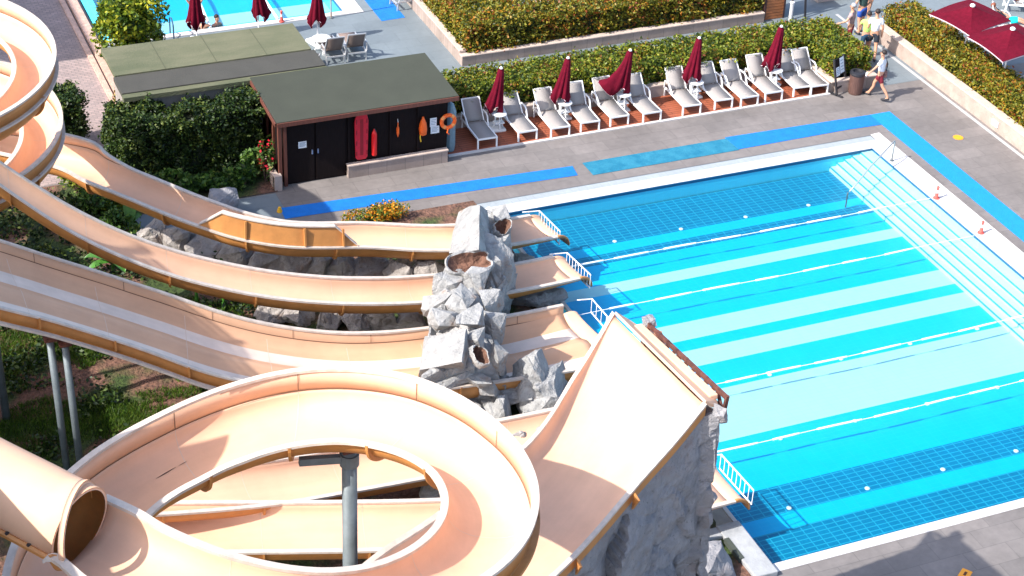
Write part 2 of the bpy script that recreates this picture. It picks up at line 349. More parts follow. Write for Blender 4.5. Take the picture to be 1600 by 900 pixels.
# coping
b = MB()
b.box((PX0-.3, PY1+.0, -.02), (PX1+.42, PY1+.46, .012)); b.box((PX1, PY0-.27, -.02), (PX1+.42, PY1, .012)); b.box((PX0-.3, PY0-.27, -.02), (PX1, PY0, .014))
V = [(PX1+.42, PY0-.27, .012), (PX1+.75, PY0-.27, .05), (PX1+.75, PY1+.80, .05), (PX1+.42, PY1+.46, .012)]
b.add(V, [(0, 1, 2, 3)]); b.add([(PX1+.75, PY0-.27, .05), (PX1+.75, PY0-.27, -.02), (PX1+.75, PY1+.80, -.02), (PX1+.75, PY1+.80, .05)], [(0, 1, 2, 3)])
b.add([(PX1+.42, PY1+.46, .012), (PX1+.75, PY1+.80, .05), (PX1+.42, PY1+.80, .03)], [(0, 1, 2)])
struct('pool_coping', b, WHITE_ST)
b = MB(); b.box((PX0-.3, PY1+.47, -.03), (PX1+.42, PY1+.76, .006)); struct('overflow_grate', b, GRATE)
b = MB(); b.box((PX0-.3, PY1+.762, -.03), (PX1+.42, PY1+.785, .010)); struct('grate_edge', b, mat('edge_steel', (.10, .12, .14), .5))
# water
WATER = D.materials.new('pool_water'); WATER.use_nodes = True; n = WATER.node_tree; n.nodes.remove(n.nodes['Principled BSDF'])
tr = n.nodes.new('ShaderNodeBsdfTransparent'); tr.inputs[0].default_value = (.90, .995, 1, 1)
gl = n.nodes.new('ShaderNodeBsdfGlossy'); gl.inputs['Roughness'].default_value = 0.03
fr = n.nodes.new('ShaderNodeFresnel'); fr.inputs[0].default_value = 1.33
tc = n.nodes.new('ShaderNodeTexCoord'); nz = n.nodes.new('ShaderNodeTexNoise'); nz.inputs['Scale'].default_value = 2.2; nz.inputs['Detail'].default_value = 3
bp = n.nodes.new('ShaderNodeBump'); bp.inputs['Strength'].default_value = .10; bp.inputs['Distance'].default_value = .03
n.links.new(tc.outputs['Object'], nz.inputs['Vector']); n.links.new(nz.outputs[0], bp.inputs['Height'])
n.links.new(bp.outputs[0], gl.inputs['Normal']); n.links.new(bp.outputs[0], fr.inputs['Normal'])
mx = n.nodes.new('ShaderNodeMixShader'); n.links.new(fr.outputs[0], mx.inputs[0]); n.links.new(tr.outputs[0], mx.inputs[1]); n.links.new(gl.outputs[0], mx.inputs[2])
n.links.new(mx.outputs[0], n.nodes['Material Output'].inputs[0])
b = MB(); b.add([(PX0, PY0, -.035), (PX1-.013, PY0, -.035), (PX1-.013, PY1-.013, -.035), (PX0, PY1-.013, -.035)], [(0, 1, 2, 3)]); struct('pool_water', b, WATER)
# back pool
b = MB()
bb = [BY0, 60.1, 61.0, 63.2, 64.2, 67, 84]; kk = [0, 1, 0, 1, 0, 1]
for k in range(6): b.add([(BX0, bb[k], -.6), (BX1, bb[k], -.6), (BX1, bb[k+1], -.6), (BX0, bb[k+1], -.6)], [(0, 1, 2, 3)], kk[k])
struct('back_pool_floor', b, [POOL_C, POOL_P])
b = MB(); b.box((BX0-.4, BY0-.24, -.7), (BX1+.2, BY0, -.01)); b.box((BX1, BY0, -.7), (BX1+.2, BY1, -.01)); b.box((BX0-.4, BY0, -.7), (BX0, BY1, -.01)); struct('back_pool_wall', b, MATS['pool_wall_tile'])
b = MB(); b.box((BX0-.45, BY0-.30, -.03), (BX1+.70, BY0, .014)); b.box((BX1, BY0, -.03), (BX1+.70, BY1, .014)); struct('back_pool_coping', b, WHITE_ST)
b = MB(); b.box((BX1-.012, BY0, -.1), (BX1-.001, BY1, .018)); struct('back_waterline_tile', b, NAVY)
b = MB(); b.add([(BX0, BY0, -.035), (BX1-.02, BY0, -.035), (BX1-.02, BY1, -.035), (BX0, BY1, -.035)], [(0, 1, 2, 3)]); struct('back_pool_water', b, WATER)
# timber sun deck with its white kerb
b = MB(); b.box((18.95, 47.46, 0), (32.84, 49.0, .03)); struct('timber_deck', b, TIMBER)
b = MB(); b.box((18.95, 47.34, 0), (32.80, 47.455, .04)); struct('deck_kerb', b, WHITE_ST)
b = MB(); b.box((36.40, 30, .004), (36.52, 53, .012)); struct('wall_gutter', b, mat('pale_gutter', (.38, .38, .38), .7))
# planted ground under the slides
SOILG = D.materials.new('garden_ground'); SOILG.use_nodes = True; n = SOILG.node_tree; pb = n.nodes['Principled BSDF']
tc = n.nodes.new('ShaderNodeTexCoord')
def _nz(sc, d=6):
    z = n.nodes.new('ShaderNodeTexNoise'); z.inputs['Scale'].default_value = sc; z.inputs['Detail'].default_value = d; n.links.new(tc.outputs['Object'], z.inputs['Vector']); return z.outputs[0]
def _rp(s, a, ca, bq, cb):
    r_ = n.nodes.new('ShaderNodeValToRGB'); e = r_.color_ramp.elements; e[0].position = a; e[0].color = (*ca, 1); e[1].position = bq; e[1].color = (*cb, 1); n.links.new(s, r_.inputs[0]); return r_.outputs[0]
mm = n.nodes.new('ShaderNodeMix'); mm.data_type = 'RGBA'
n.links.new(_rp(_nz(.55, 4), .46, (0, 0, 0), .56, (1, 1, 1)), mm.inputs[0]); n.links.new(_rp(_nz(7), .3, (.085, .042, .028), .7, (.21, .105, .07)), mm.inputs[6]); n.links.new(_rp(_nz(9), .3, (.018, .035, .006), .75, (.06, .095, .018)), mm.inputs[7])
n.links.new(mm.outputs[2], pb.inputs['Base Color']); pb.inputs['Roughness'].default_value = .95
bp = n.nodes.new('ShaderNodeBump'); bp.inputs['Strength'].default_value = .9; bp.inputs['Distance'].default_value = .12; n.links.new(_nz(11, 9), bp.inputs['Height']); n.links.new(bp.outputs[0], pb.inputs['Normal'])
def patch(name, x0, x1, y0, y1, st, M, amp=.10, base=.03):
    nx, ny = int((x1-x0)/st)+1, int((y1-y0)/st)+1; V = []; Fc = []
    for i in range(nx+1):
        for j in range(ny+1):
            x, y = x0+(x1-x0)*i/nx, y0+(y1-y0)*j/ny; e = min(i, j, nx-i, ny-j)/3.0
            V.append((x, y, base+max(0, min(1, e))*(amp*(.6+fbm(x*.7, y*.7, 3))+.03*fbm(x*3, y*3, 8))))
    for i in range(nx):
        for j in range(ny): k = i*(ny+1)+j; Fc.append((k, k+ny+1, k+ny+2, k+1))
    return tag(mesh(name, V, Fc, M, None, True), kind='structure')
patch('garden_ground', -14, 18.66, 12, 44.55, .3, SOILG)
patch('garden_ground', -14, 8.1, 44.56, 49.4, .3, SOILG, .08)
patch('shrub_bed', 8.7, 13.3, 46.95, 50.3, .2, SOILG, .06)
# grass
def blades(pts, h, wd):
    V = []; Fc = []
    for p in pts:
        a = random.uniform(0, 2*PI); l = random.uniform(.5, 1)*h; tx, ty = random.gauss(0, .4)*l, random.gauss(0, .4)*l
        k = len(V); c, s = math.cos(a)*wd, math.sin(a)*wd
        V += [(p[0]-c, p[1]-s, p[2]), (p[0]+c, p[1]+s, p[2]), (p[0]+tx, p[1]+ty, p[2]+l)]; Fc.append((k, k+1, k+2))
    return V, Fc
pts = []
while len(pts) < 42000:
    x, y = random.uniform(2.0, 10.5), random.uniform(32.5, 42.0)
    if fbm(x*.55, y*.55, 5) + .25*fbm(x*2, y*2, 1) < (-.02 if y > 37.6 else .13): continue
    pts.append((x, y, .05+.06*(.6+fbm(x*.7, y*.7, 3))))
V, Fc = blades(pts, .16, .011)
tag(mesh('grass', V, Fc, GRASS_M), 'short green grass growing on the soil under the slides', 'grass', kind='stuff')

# ================================================================== SLIDES
def cr(P, step):
    "smooth (Catmull-Rom) curve through P, resampled evenly"
    P = np.array(P, float); Q = np.vstack([2*P[0]-P[1], P, 2*P[-1]-P[-2]]); out = []
    for i in range(len(P)-1):
        a, b_, c, d = Q[i:i+4]
        for t in np.linspace(0, 1, 14, endpoint=False):
            out.append(.5*((2*b_)+(-a+c)*t+(2*a-5*b_+4*c-d)*t*t+(-a+3*b_-3*c+d)*t**3))
    out.append(P[-1]); out = np.array(out)
    mid = (out[:, :3]+out[:, 3:6])/2
    s = np.r_[0, np.cumsum(np.linalg.norm(np.diff(mid, axis=0), axis=1))]; k = max(4, int(s[-1]/step))
    t = np.linspace(0, s[-1], k+1)
    return np.array([np.interp(t, s, out[:, c]) for c in range(out.shape[1])]).T, t
def uprof(depth, n=16, p=.8):
    r_ = []
    for i in range(n+1):
        a = PI*i/n; c, s = math.cos(a), math.sin(a)
        r_.append((.5-.5*math.copysign(abs(c)**p, c), -depth*(max(0, s)**p)))
    return r_
class Sweep:
    def __init__(s, L, Rr, step=.22, extra=None):
        A = np.hstack([np.array(L, float), np.array(Rr, float)])
        if extra is not None: A = np.hstack([A, np.array(extra, float)])
        A, s.t = cr(A, step); s.L, s.R, s.X = A[:, :3], A[:, 3:6], A[:, 6:]; s.n = len(A)
        s.w = np.linalg.norm((s.R-s.L)[:, :2], axis=1)
        T = np.gradient((s.L+s.R)/2, axis=0); s.T = T/np.linalg.norm(T, axis=1)[:, None]
    def pt(s, i, u, dz, scale=1.0):
        p = s.L[i]+(s.R[i]-s.L[i])*u; return (p[0], p[1], p[2]+dz*scale)
    def surf(s, name, prof, mats, parent, i0=0, i1=None, thick=.035, dscale=None, smooth=True, seg=None):
        i1 = s.n-1 if i1 is None else i1; k = len(prof); V = []; Fc = []
        for i in range(i0, i1+1):
            sc = 1.0 if dscale is None else dscale[i]
            V += [s.pt(i, u, d, sc) for u, d in prof]
        for i in range(i1-i0):
            for j in range(k-1): Fc.append((i*k+j, i*k+j+1, (i+1)*k+j+1, (i+1)*k+j))
        a, b_, c = (np.array(V[q]) for q in Fc[(k-1)//2][:3])
        if np.cross(b_-a, c-a)[2] < 0: Fc = [f[::-1] for f in Fc]
        o = mesh(name, V, Fc, mats, parent, smooth, None if seg is None else [seg[q % (k-1)] for q in range(len(Fc))])
        uvl = o.data.uv_layers.new(name='UVMap'); acr = np.r_[0, np.cumsum([math.hypot((prof[q+1][0]-prof[q][0])*float(np.mean(s.w)), prof[q+1][1]-prof[q][1]) for q in range(k-1)])]
        vi = np.empty(len(o.data.loops), dtype=np.int32); o.data.loops.foreach_get('vertex_index', vi)
        uv = np.stack([s.t[i0+vi//k], acr[vi % k]], 1).astype(np.float32); uvl.data.foreach_set('uv', uv.reshape(-1))
        if thick:
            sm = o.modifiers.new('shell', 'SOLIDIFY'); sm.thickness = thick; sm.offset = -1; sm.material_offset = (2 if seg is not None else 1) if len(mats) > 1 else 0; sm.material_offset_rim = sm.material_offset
        return o
    def loop(s, name, poly, M, parent, i0=0, i1=None, at_m=True, dz=None):
        "closed cross-section poly in metres measured from the L rim: (across, up)"
        i1 = s.n-1 if i1 is None else i1; k = len(poly); V = []; Fc = []
        for i in range(i0, i1+1):
            h = (s.R[i]-s.L[i])/s.w[i]
            for a, z in poly:
                if a == 'R' or isinstance(a, tuple): p = s.R[i]+h*a[1]
                else: p = s.L[i]+h*a
                V.append((p[0], p[1], p[2]+z+(dz[i] if dz is not None else 0)))
        for i in range(i1-i0):
            for j in range(k): Fc.append((i*k+j, i*k+(j+1) % k, (i+1)*k+(j+1) % k, (i+1)*k+j))
        Fc += [tuple(range(k)), tuple((i1-i0)*k+j for j in range(k))[::-1]]
        return mesh(name, V, Fc, M, parent)
    def rims(s, parent, M, wd=.10, th=.045, dzL=None, dzR=None, i0=0, i1=None, sides='LR', i0L=None):
        if 'L' in sides: s.loop('rim', [(.012, .006), (-wd, .006), (-wd, -th), (.012, -th)], M, parent, i0 if i0L is None else i0L, i1, dz=dzL)
        if 'R' in sides: s.loop('rim', [(('R', -.012), .006), (('R', wd), .006), (('R', wd), -th), (('R', -.012), -th)], M, parent, i0, i1, dz=dzR)
    def joint(s, parent, i, prof, mats, o0=.036, o1=.10, wd=.05, dscale=None, name='joint_flange'):
        sc = 1.0 if dscale is None else dscale[i]; w_ = s.w[i]
        P2 = np.array([(u*w_, d*sc) for u, d in prof]); T2 = np.gradient(P2, axis=0); T2 /= np.linalg.norm(T2, axis=1)[:, None]+1e-9
        N2 = np.c_[T2[:, 1], -T2[:, 0]]
        if N2[len(N2)//2][1] > 0: N2 = -N2
        k = len(P2); V = []; Fc = []; fm = []
        for da in (-wd/2, wd/2):
            for off in (o0, o1):
                for q in P2+N2*off:
                    p = s.pt(i, q[0]/w_, q[1]); V.append(np.array(p)+s.T[i]*da)
        A, B, C_, D_ = 0, k, 2*k, 3*k
        for j in range(k-1):
            Fc += [(A+j, A+j+1, B+j+1, B+j), (C_+j, D_+j, D_+j+1, C_+j+1), (B+j, B+j+1, D_+j+1, D_+j)]; fm += [0, 0, 0]
        k0 = len(V)
        for da in (-.007, .007):
            for q in P2-N2*.003: V.append(np.array(s.pt(i, q[0]/w_, q[1]))+s.T[i]*da)
        for j in range(k-1): Fc.append((k0+j, k0+j+1, k0+k+j+1, k0+k+j)); fm.append(1)
        return mesh(name, V, Fc, mats, parent, False, fm)
    def ribbon(s, name, u, d, wd, M, parent, i0=0, i1=None, off=.006):
        i1 = s.n-1 if i1 is None else i1; V = []
        for i in range(i0, i1+1):
            h = (s.R[i]-s.L[i])/s.w[i]
            p = np.array(s.pt(i, u, d))+h*off
            V += [p+np.array([0, 0, wd/2]), p-np.array([0, 0, wd/2])]
        return mesh(name, V, [(2*i, 2*i+1, 2*i+3, 2*i+2) for i in range(i1-i0)], M, parent)
    def vseam(s, parent, i, h0, h1, u=0, off=.008):
        h = (s.R[i]-s.L[i])/s.w[i]; V = []
        for da in (-.007, .007):
            for z in (h0, h1): V.append(np.array(s.pt(i, u, z))+h*off+s.T[i]*da)
        return mesh('panel_seam', V, [(0, 1, 3, 2)], SEAM, parent)
    def idx(s, f): return int(round(f*(s.n-1)))
    def near(s, x):
        return int(np.argmin(abs((s.L[:, 0]+s.R[:, 0])/2-x)))
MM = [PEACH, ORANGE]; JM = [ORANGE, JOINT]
S1_L = [(7.06, 45.72, 3.65), (7.43, 45.13, 3.46), (7.89, 44.64, 3.28), (8.4, 44.24, 3.1), (8.92, 43.85, 2.93), (9.42, 43.45, 2.77), (9.93, 43.05, 2.61), (10.45, 42.68, 2.46), (10.99, 42.34, 2.3), (11.55, 42.07, 2.16), (12.16, 41.89, 2.02), (12.83, 41.81, 1.9), (13.52, 41.78, 1.79), (14.2, 41.73, 1.69), (14.86, 41.62, 1.59), (15.52, 41.48, 1.5), (16.2, 41.38, 1.41), (16.91, 41.35, 1.32), (17.67, 41.39, 1.22), (18.46, 41.51, 1.11), (19.27, 41.67, 1.0)]
S1_R = [(6.06, 45.09, 3.65), (6.49, 44.41, 3.46), (7.09, 43.76, 3.28), (7.68, 43.29, 3.1), (8.19, 42.91, 2.93), (8.68, 42.51, 2.77), (9.21, 42.09, 2.61), (9.78, 41.68, 2.46), (10.4, 41.28, 2.3), (11.12, 40.93, 2.16), (11.92, 40.7, 2.02), (12.73, 40.6, 1.9), (13.44, 40.56, 1.79), (14.05, 40.51, 1.69), (14.64, 40.41, 1.59), (15.3, 40.26, 1.5), (16.08, 40.14, 1.41), (16.92, 40.1, 1.32), (17.8, 40.14, 1.22), (18.67, 40.27, 1.11), (19.51, 40.42, 1.0)]
S2_L = [(3.76, 40.1, 7.0), (4.28, 40.02, 6.47), (4.82, 39.95, 5.93), (5.38, 39.86, 5.41), (5.96, 39.76, 4.9), (6.57, 39.66, 4.43), (7.22, 39.55, 3.99), (7.9, 39.44, 3.6), (8.61, 39.32, 3.25), (9.34, 39.2, 2.95), (10.09, 39.07, 2.68), (10.86, 38.95, 2.44), (11.66, 38.86, 2.22), (12.48, 38.8, 2.02), (13.33, 38.78, 1.84), (14.21, 38.79, 1.67), (15.11, 38.84, 1.52), (16.03, 38.91, 1.38), (16.98, 39.01, 1.27), (17.95, 39.15, 1.16), (18.96, 39.33, 1.05)]
S2_R = [(3.61, 39.05, 7.0), (4.14, 38.96, 6.47), (4.67, 38.87, 5.93), (5.2, 38.77, 5.41), (5.77, 38.66, 4.9), (6.38, 38.54, 4.43), (7.04, 38.42, 3.99), (7.71, 38.3, 3.6), (8.41, 38.17, 3.25), (9.14, 38.04, 2.95), (9.9, 37.9, 2.68), (10.7, 37.77, 2.44), (11.55, 37.67, 2.22), (12.42, 37.61, 2.02), (13.32, 37.58, 1.84), (14.24, 37.59, 1.67), (15.18, 37.63, 1.52), (16.14, 37.71, 1.38), (17.13, 37.82, 1.27), (18.15, 37.97, 1.16), (19.17, 38.16, 1.05)]
S3_L = [(3.14, 37.73, 6.0), (3.77, 37.77, 5.59), (4.4, 37.81, 5.19), (5.05, 37.83, 4.78), (5.72, 37.83, 4.38), (6.39, 37.8, 4.0), (7.06, 37.74, 3.62), (7.74, 37.64, 3.26), (8.42, 37.5, 2.9), (9.1, 37.34, 2.57), (9.81, 37.18, 2.28), (10.55, 37.04, 2.03), (11.31, 36.91, 1.82), (12.09, 36.81, 1.65), (12.9, 36.75, 1.52), (13.74, 36.74, 1.41), (14.61, 36.78, 1.31), (15.49, 36.82, 1.23), (16.38, 36.88, 1.15), (17.31, 36.97, 1.07), (18.24, 37.07, 1.0)]
S3_R = [(3.37, 34.25, 6.0), (3.97, 34.4, 5.59), (4.54, 34.56, 5.19), (5.1, 34.69, 4.78), (5.65, 34.8, 4.38), (6.19, 34.87, 4.0), (6.73, 34.91, 3.62), (7.26, 34.9, 3.26), (7.83, 34.84, 2.9), (8.5, 34.74, 2.57), (9.28, 34.6, 2.28), (10.11, 34.48, 2.03), (10.93, 34.36, 1.82), (11.82, 34.24, 1.65), (12.8, 34.16, 1.52), (13.79, 34.14, 1.41), (14.73, 34.15, 1.31), (15.64, 34.16, 1.23), (16.6, 34.18, 1.15), (17.59, 34.21, 1.07), (18.56, 34.24, 1.0)]
S5_L = [(4.73, 31.76, 2.1), (5.62, 31.54, 2.02), (6.52, 31.33, 1.94), (7.43, 31.11, 1.86), (8.35, 30.89, 1.77), (9.27, 30.67, 1.69), (10.21, 30.45, 1.61), (11.15, 30.24, 1.53), (12.12, 30.06, 1.44), (13.12, 29.91, 1.35), (14.14, 29.81, 1.26), (15.2, 29.75, 1.18), (16.28, 29.73, 1.11), (17.41, 29.76, 1.05), (18.56, 29.82, 1.0)]
S5_R = [(4.36, 30.23, 2.1), (5.26, 30.01, 2.02), (6.16, 29.8, 1.94), (7.07, 29.59, 1.86), (7.99, 29.38, 1.77), (8.91, 29.16, 1.69), (9.86, 28.94, 1.61), (10.84, 28.73, 1.53), (11.87, 28.54, 1.44), (12.93, 28.4, 1.35), (14.02, 28.3, 1.26), (15.14, 28.23, 1.18), (16.29, 28.22, 1.11), (17.47, 28.26, 1.05), (18.64, 28.33, 1.0)]

def exit_rail(label, P0, P1, back):
    "white tubular rail across the end of a slide, P0 far end, P1 near end (top rail)"
    P0, P1 = np.array(P0, float), np.array(P1, float); t = thing('exit_rail', label, 'railing', tuple(P0-np.array([0, 0, .5])), 0, 'white rails at the slide ends')
    o = P0-np.array([0, 0, .5]); a, c = P0-o, P1-o; bk = np.array(back, float)
    m_ = MB(); m_.tube([a+bk, a, c], .018, 8); m_.tube([a-np.array([0, 0, .42]), c-np.array([0, 0, .42])], .018, 8); m_.build('rail', WHITE, t)
    for k in range(9):
        q = a+(c-a)*(k/8); m_ = MB(); m_.tube([q, q-np.array([0, 0, .42])], .010, 6); m_.build('baluster', WHITE, t)
    return t
def flat_exit(sw, prof, n_end, flat):
    pass
# ---- spiral slide: helix at the left that runs out into the rearmost chute
hc, hro, hri = (3.08, 44.10), 3.53, 2.60
HL, HR, HE = [], [], []
th = 2.5
while th > -4*PI+.72:
    z = 6.93+1.86*th/(2*PI)
    HL.append((hc[0]+hro*math.cos(th), hc[1]+hro*math.sin(th), z)); HR.append((hc[0]+hri*math.cos(th), hc[1]+hri*math.sin(th), z)); HE.append((.36,)); th -= .28
for i in range(1, len(S1_L)):
    HL.append(S1_L[i]); HR.append(S1_R[i]); HE.append((max(0.0, .34-.11*i),))
t1 = thing('spiral_slide', 'peach spiral slide coiled at the far left, its chute with ochre side panels running rearmost', 'water slide', (3.08, 44.1, 0))
t1.location = (0, 0, 0)
sp = Sweep(HL, HR, .20, HE); pr = uprof(.52)
dsc = np.ones(sp.n); i16 = sp.near(16.2)
for i in range(sp.n):
    x = sp.L[i][0]
    if i > sp.n*.5 and x > 16.2: dsc[i] = 1-.55*(x-16.2)/3.2
ext = sp.X[:, 0]; iext = max(i for i in range(sp.n) if ext[i] > .03)
sp.surf('trough', pr, MM, t1, dscale=dsc)
sp.surf('outer_wall', [(0.0, 0.0), (-.006, 1.0)], MM, t1, 0, iext, dscale=ext)
sp.rims(t1, RIM_M, dzL=ext)
sp.loop('wall_flange', [(-.036, -.02), (-.12, -.02), (-.12, -.07), (-.036, -.07)], RIM_M, t1, 0, iext)
sp.ribbon('wall_seam', 0, .0, .018, SEAM, t1, 0, iext)
d = 0; js = []
for i in range(4, sp.n-6):
    if (i-4) % 11 == 0: js.append(i)
for i in js: sp.joint(t1, i, pr, JM, dscale=dsc)
def exit_lip(sw, prof, sc, parent, ln=.5, drop=.46):
    i = sw.n-1; V = []; k = len(prof)
    hd = sw.T[i]*np.array([1, 1, 0]); hd /= np.linalg.norm(hd)
    prof2 = [(u, d) for u, d in prof]
    for q in np.linspace(0, 1, 8):
        a = q*PI/2
        for u, d in prof2:
            p = np.array(sw.pt(i, u, d*(1-.88*q), sc))
            p = p+hd*ln*math.sin(a); p[2] = p[2]-drop*(1-math.cos(a)); V.append(p)
    Fc = [(r_*k+j, r_*k+j+1, (r_+1)*k+j+1, (r_+1)*k+j) for r_ in range(7) for j in range(k-1)]
    a_, b_, c_ = (np.array(V[q]) for q in Fc[(k-1)//2][:3])
    if np.cross(b_-a_, c_-a_)[2] < 0: Fc = [f[::-1] for f in Fc]
    o = mesh('exit_lip', V, Fc, MM, parent, True)
    sm = o.modifiers.new('shell', 'SOLIDIFY'); sm.thickness = .04; sm.offset = -1; sm.material_offset = 1; sm.material_offset_rim = 1
exit_lip(sp, pr, dsc[-1], t1)
# raised ochre side panels along the near rim
g0 = max(i for i in range(sp.n) if (sp.R[i][0] < 9.75 and i < sp.n-20)); g1 = max(i for i in range(sp.n) if sp.R[i][0] < 13.75)
V = []; k = g1-g0
for i in range(g0, g1+1):
    f_ = min(1, (i-g0)/3.0, (g1-i)/3.0)
    h = (sp.R[i]-sp.L[i])/sp.w[i]; p = sp.R[i]
    V += [(p[0]+h[0]*.02, p[1]+h[1]*.02, p[2]+.012), (p[0]-h[0]*.10*f_, p[1]-h[1]*.10*f_, p[2]+.55*max(.03, f_))]
o = mesh('side_panel', V, [(2*i, 2*i+1, 2*i+3, 2*i+2) for i in range(k)], [ORANGE, PEACH], t1)
sm = o.modifiers.new('shell', 'SOLIDIFY'); sm.thickness = .04; sm.offset = 0
V = []
for i in range(g0, g1+1):
    f_ = min(1, (i-g0)/3.0, (g1-i)/3.0); h = (sp.R[i]-sp.L[i])/sp.w[i]; p = sp.R[i]; zt = p[2]+.55*max(.03, f_)
    for a, z in ((-.16, .0), (.0, .0), (.0, -.035), (-.16, -.035)):
        V.append((p[0]+h[0]*(a-.10*f_+.06), p[1]+h[1]*(a-.10*f_+.06), zt+z+.03))
Fc = [(i*4+j, i*4+(j+1) % 4, i*4+4+(j+1) % 4, i*4+4+j) for i in range(k) for j in range(4)]+[(0, 1, 2, 3), (4*k, 4*k+3, 4*k+2, 4*k+1)]
mesh('panel_rim', V, Fc, RIM_M, o)
for f_ in (.34, .66, .93):
    i = int(g0+(g1-g0)*f_); h = (sp.R[i]-sp.L[i])/sp.w[i]; p = sp.R[i]
    m_ = MB(); m_.bar(p+h*.06+np.array([0, 0, .03]), p+h*(-.02)+np.array([0, 0, .52]), .05, .08); m_.build('panel_rib', ORANGE, o)

# ---- second chute
t2 = thing('body_slide', 'narrow peach slide sweeping down between the spiral slide chute and the wide lane slide', 'water slide')
s2 = Sweep(S2_L, S2_R, .22); p2 = uprof(.52)
d2 = np.ones(s2.n)
for i in range(s2.n):
    if s2.L[i][0] > 16.2: d2[i] = 1-.55*(s2.L[i][0]-16.2)/2.9
s2.surf('trough', p2, MM, t2, dscale=d2); s2.rims(t2, RIM_M)
for i in range(6, s2.n-6, 10): s2.joint(t2, i, p2, JM, dscale=d2)
exit_lip(s2, p2, d2[-1], t2)

# ---- wide three-lane slide
t3 = thing('lane_slide', 'wide peach water slide with pale parallel lanes, running behind the round loop', 'water slide')
p3 = [(0, 0), (0, -.30), (.004, -.33), (.03, -.43), (.07, -.52), (.11, -.575), (.145, -.60), (.23, -.61), (.315, -.60), (.35, -.575), (.39, -.51), (.43, -.455), (.465, -.44), (.50, -.455), (.54, -.51), (.575, -.565), (.61, -.60), (.74, -.61), (.875, -.60), (.915, -.57), (.955, -.48), (.985, -.30), (1, 0)]
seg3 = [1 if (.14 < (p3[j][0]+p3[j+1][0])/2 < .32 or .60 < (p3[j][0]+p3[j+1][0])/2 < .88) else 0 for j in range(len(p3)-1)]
s3 = Sweep(S3_L, S3_R, .24); d3 = np.ones(s3.n)
for i in range(s3.n):
    if s3.L[i][0] > 16.3: d3[i] = 1-.2*(s3.L[i][0]-16.3)/1.9
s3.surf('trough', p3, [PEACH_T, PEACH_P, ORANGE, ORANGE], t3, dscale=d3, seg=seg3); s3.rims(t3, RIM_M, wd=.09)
s3.loop('bottom_flange', [(('R', .05), -.36), (('R', .17), -.36), (('R', .17), -.42), (('R', .05), -.42)], RIM_M, t3, 0, s3.near(14))
s3.ribbon('wall_seam', 0, -.30, .022, SEAM, t3, 0, s3.n-1, .010)
pj = [(0, -.34)]+[(u, v) for u, v in p3[3:]]
for i in range(5, s3.n-4, 9): s3.joint(t3, i, pj, JM, dscale=d3); s3.vseam(t3, i+3 if i+3 < s3.n else i, 0, -.30)
exit_lip(s3, p3[2:-1], d3[-1], t3, .45, .36)

# ---- two chutes seen through the loop
t4 = thing('body_slide', 'sunlit peach water slide seen through the loop, upper of the two chutes there', 'water slide')
S4_R = [(4.5, 30.86, 2.6), (6.06, 30.86, 2.2), (8.47, 30.91, 1.75), (10.48, 31.16, 1.4), (12.31, 31.29, 1.2), (14.84, 31.35, 1.05), (18.23, 31.37, 1.0)]
s4 = Sweep([(x-.1, y+1.5, z) for x, y, z in S4_R], S4_R, .25); s4.surf('trough', p2, MM, t4); s4.rims(t4, RIM_M)
for i in range(6, s4.n-3, 9): s4.joint(t4, i, p2, JM)
exit_lip(s4, p2, .6, t4)
t5 = thing('body_slide', 'straight peach slide seen through the loop, lower of two there, ending beside the rock wall', 'water slide')
s5 = Sweep(S5_L, S5_R, .25); p5 = uprof(.5, 16, .7); d5 = np.ones(s5.n)
for i in range(s5.n):
    if s5.L[i][0] > 16: d5[i] = 1-.5*(s5.L[i][0]-16)/2.6
s5.surf('trough', p5, MM, t5, dscale=d5); s5.rims(t5, RIM_M)
for i in range(5, s5.n-3, 9): s5.joint(t5, i, p5, JM, dscale=d5)
exit_lip(s5, p5, d5[-1], t5)

# ---- raft slide: tube, round loop and the steep wall it shoots up
t6 = thing('raft_slide', 'big foreground peach slide: closed tube, round open loop and steep bright wall on rock', 'water slide')
rc = (5.437, 19.97); kz = .527
tin = [-2.7, -2.4, -2.12, -1.85, -1.59, -1.31, -.97, -.49, .06, .48, .84, 1.16, 1.47, 1.8, 2.1, 2.6, 3.4]
rin = [3.22, 3.08, 3.04, 3.09, 3.19, 3.27, 3.28, 3.30, 3.32, 3.26, 3.22, 3.13, 3.05, 3.06, 3.2, 3.3, 3.35]
tou = [-2.7, -2.2, -1.5, -.85, -.54, -.19, .15, .45, .71, .94, 1.15, 1.35, 1.56, 1.78, 1.99, 2.2, 2.42, 2.64, 3.0, 3.4]
rou = [4.75, 4.85, 5.0, 5.0, 4.91, 4.80, 4.76, 4.87, 4.99, 5.03, 5.00, 4.90, 4.78, 4.72, 4.76, 4.86, 4.93, 5.05, 5.05, 5.0]
RL, RR, RE = [], [], []
for th in np.arange(-2.68, 3.36, .16):
    z = 10.907-kz*th; a, b_ = .753*np.interp(th, tou, rou), .753*np.interp(th, tin, rin)
    RL.append((rc[0]+a*math.cos(th), rc[1]+a*math.sin(th), z)); RR.append((rc[0]+b_*math.cos(th), rc[1]+b_*math.sin(th), z)); RE.append((th,))
RL.insert(0, tuple(at(75, 867, 12.37))); RR.insert(0, tuple(at(161, 779, 12.37))); RE.insert(0, (-2.92,))
s6 = Sweep(RL, RR, .13, RE); p6 = uprof(.47, 22, .86); tt = s6.X[:, 0]
ie = int(np.argmin(abs(tt+2.28))); ex6 = np.where(tt < -2.3, 0, .38)
s6.surf('loop_trough', p6, MM, t6)
s6.surf('outer_wall', [(0, 0), (-.004, .38)], MM, t6, ie)
s6.rims(t6, RIM_M, wd=.10, dzL=ex6, i0L=ie)
s6.loop('rim', [(.012, .006), (-.12, .006), (-.12, -.05), (.012, -.05)], RIM_M, t6, 0, ie-1)
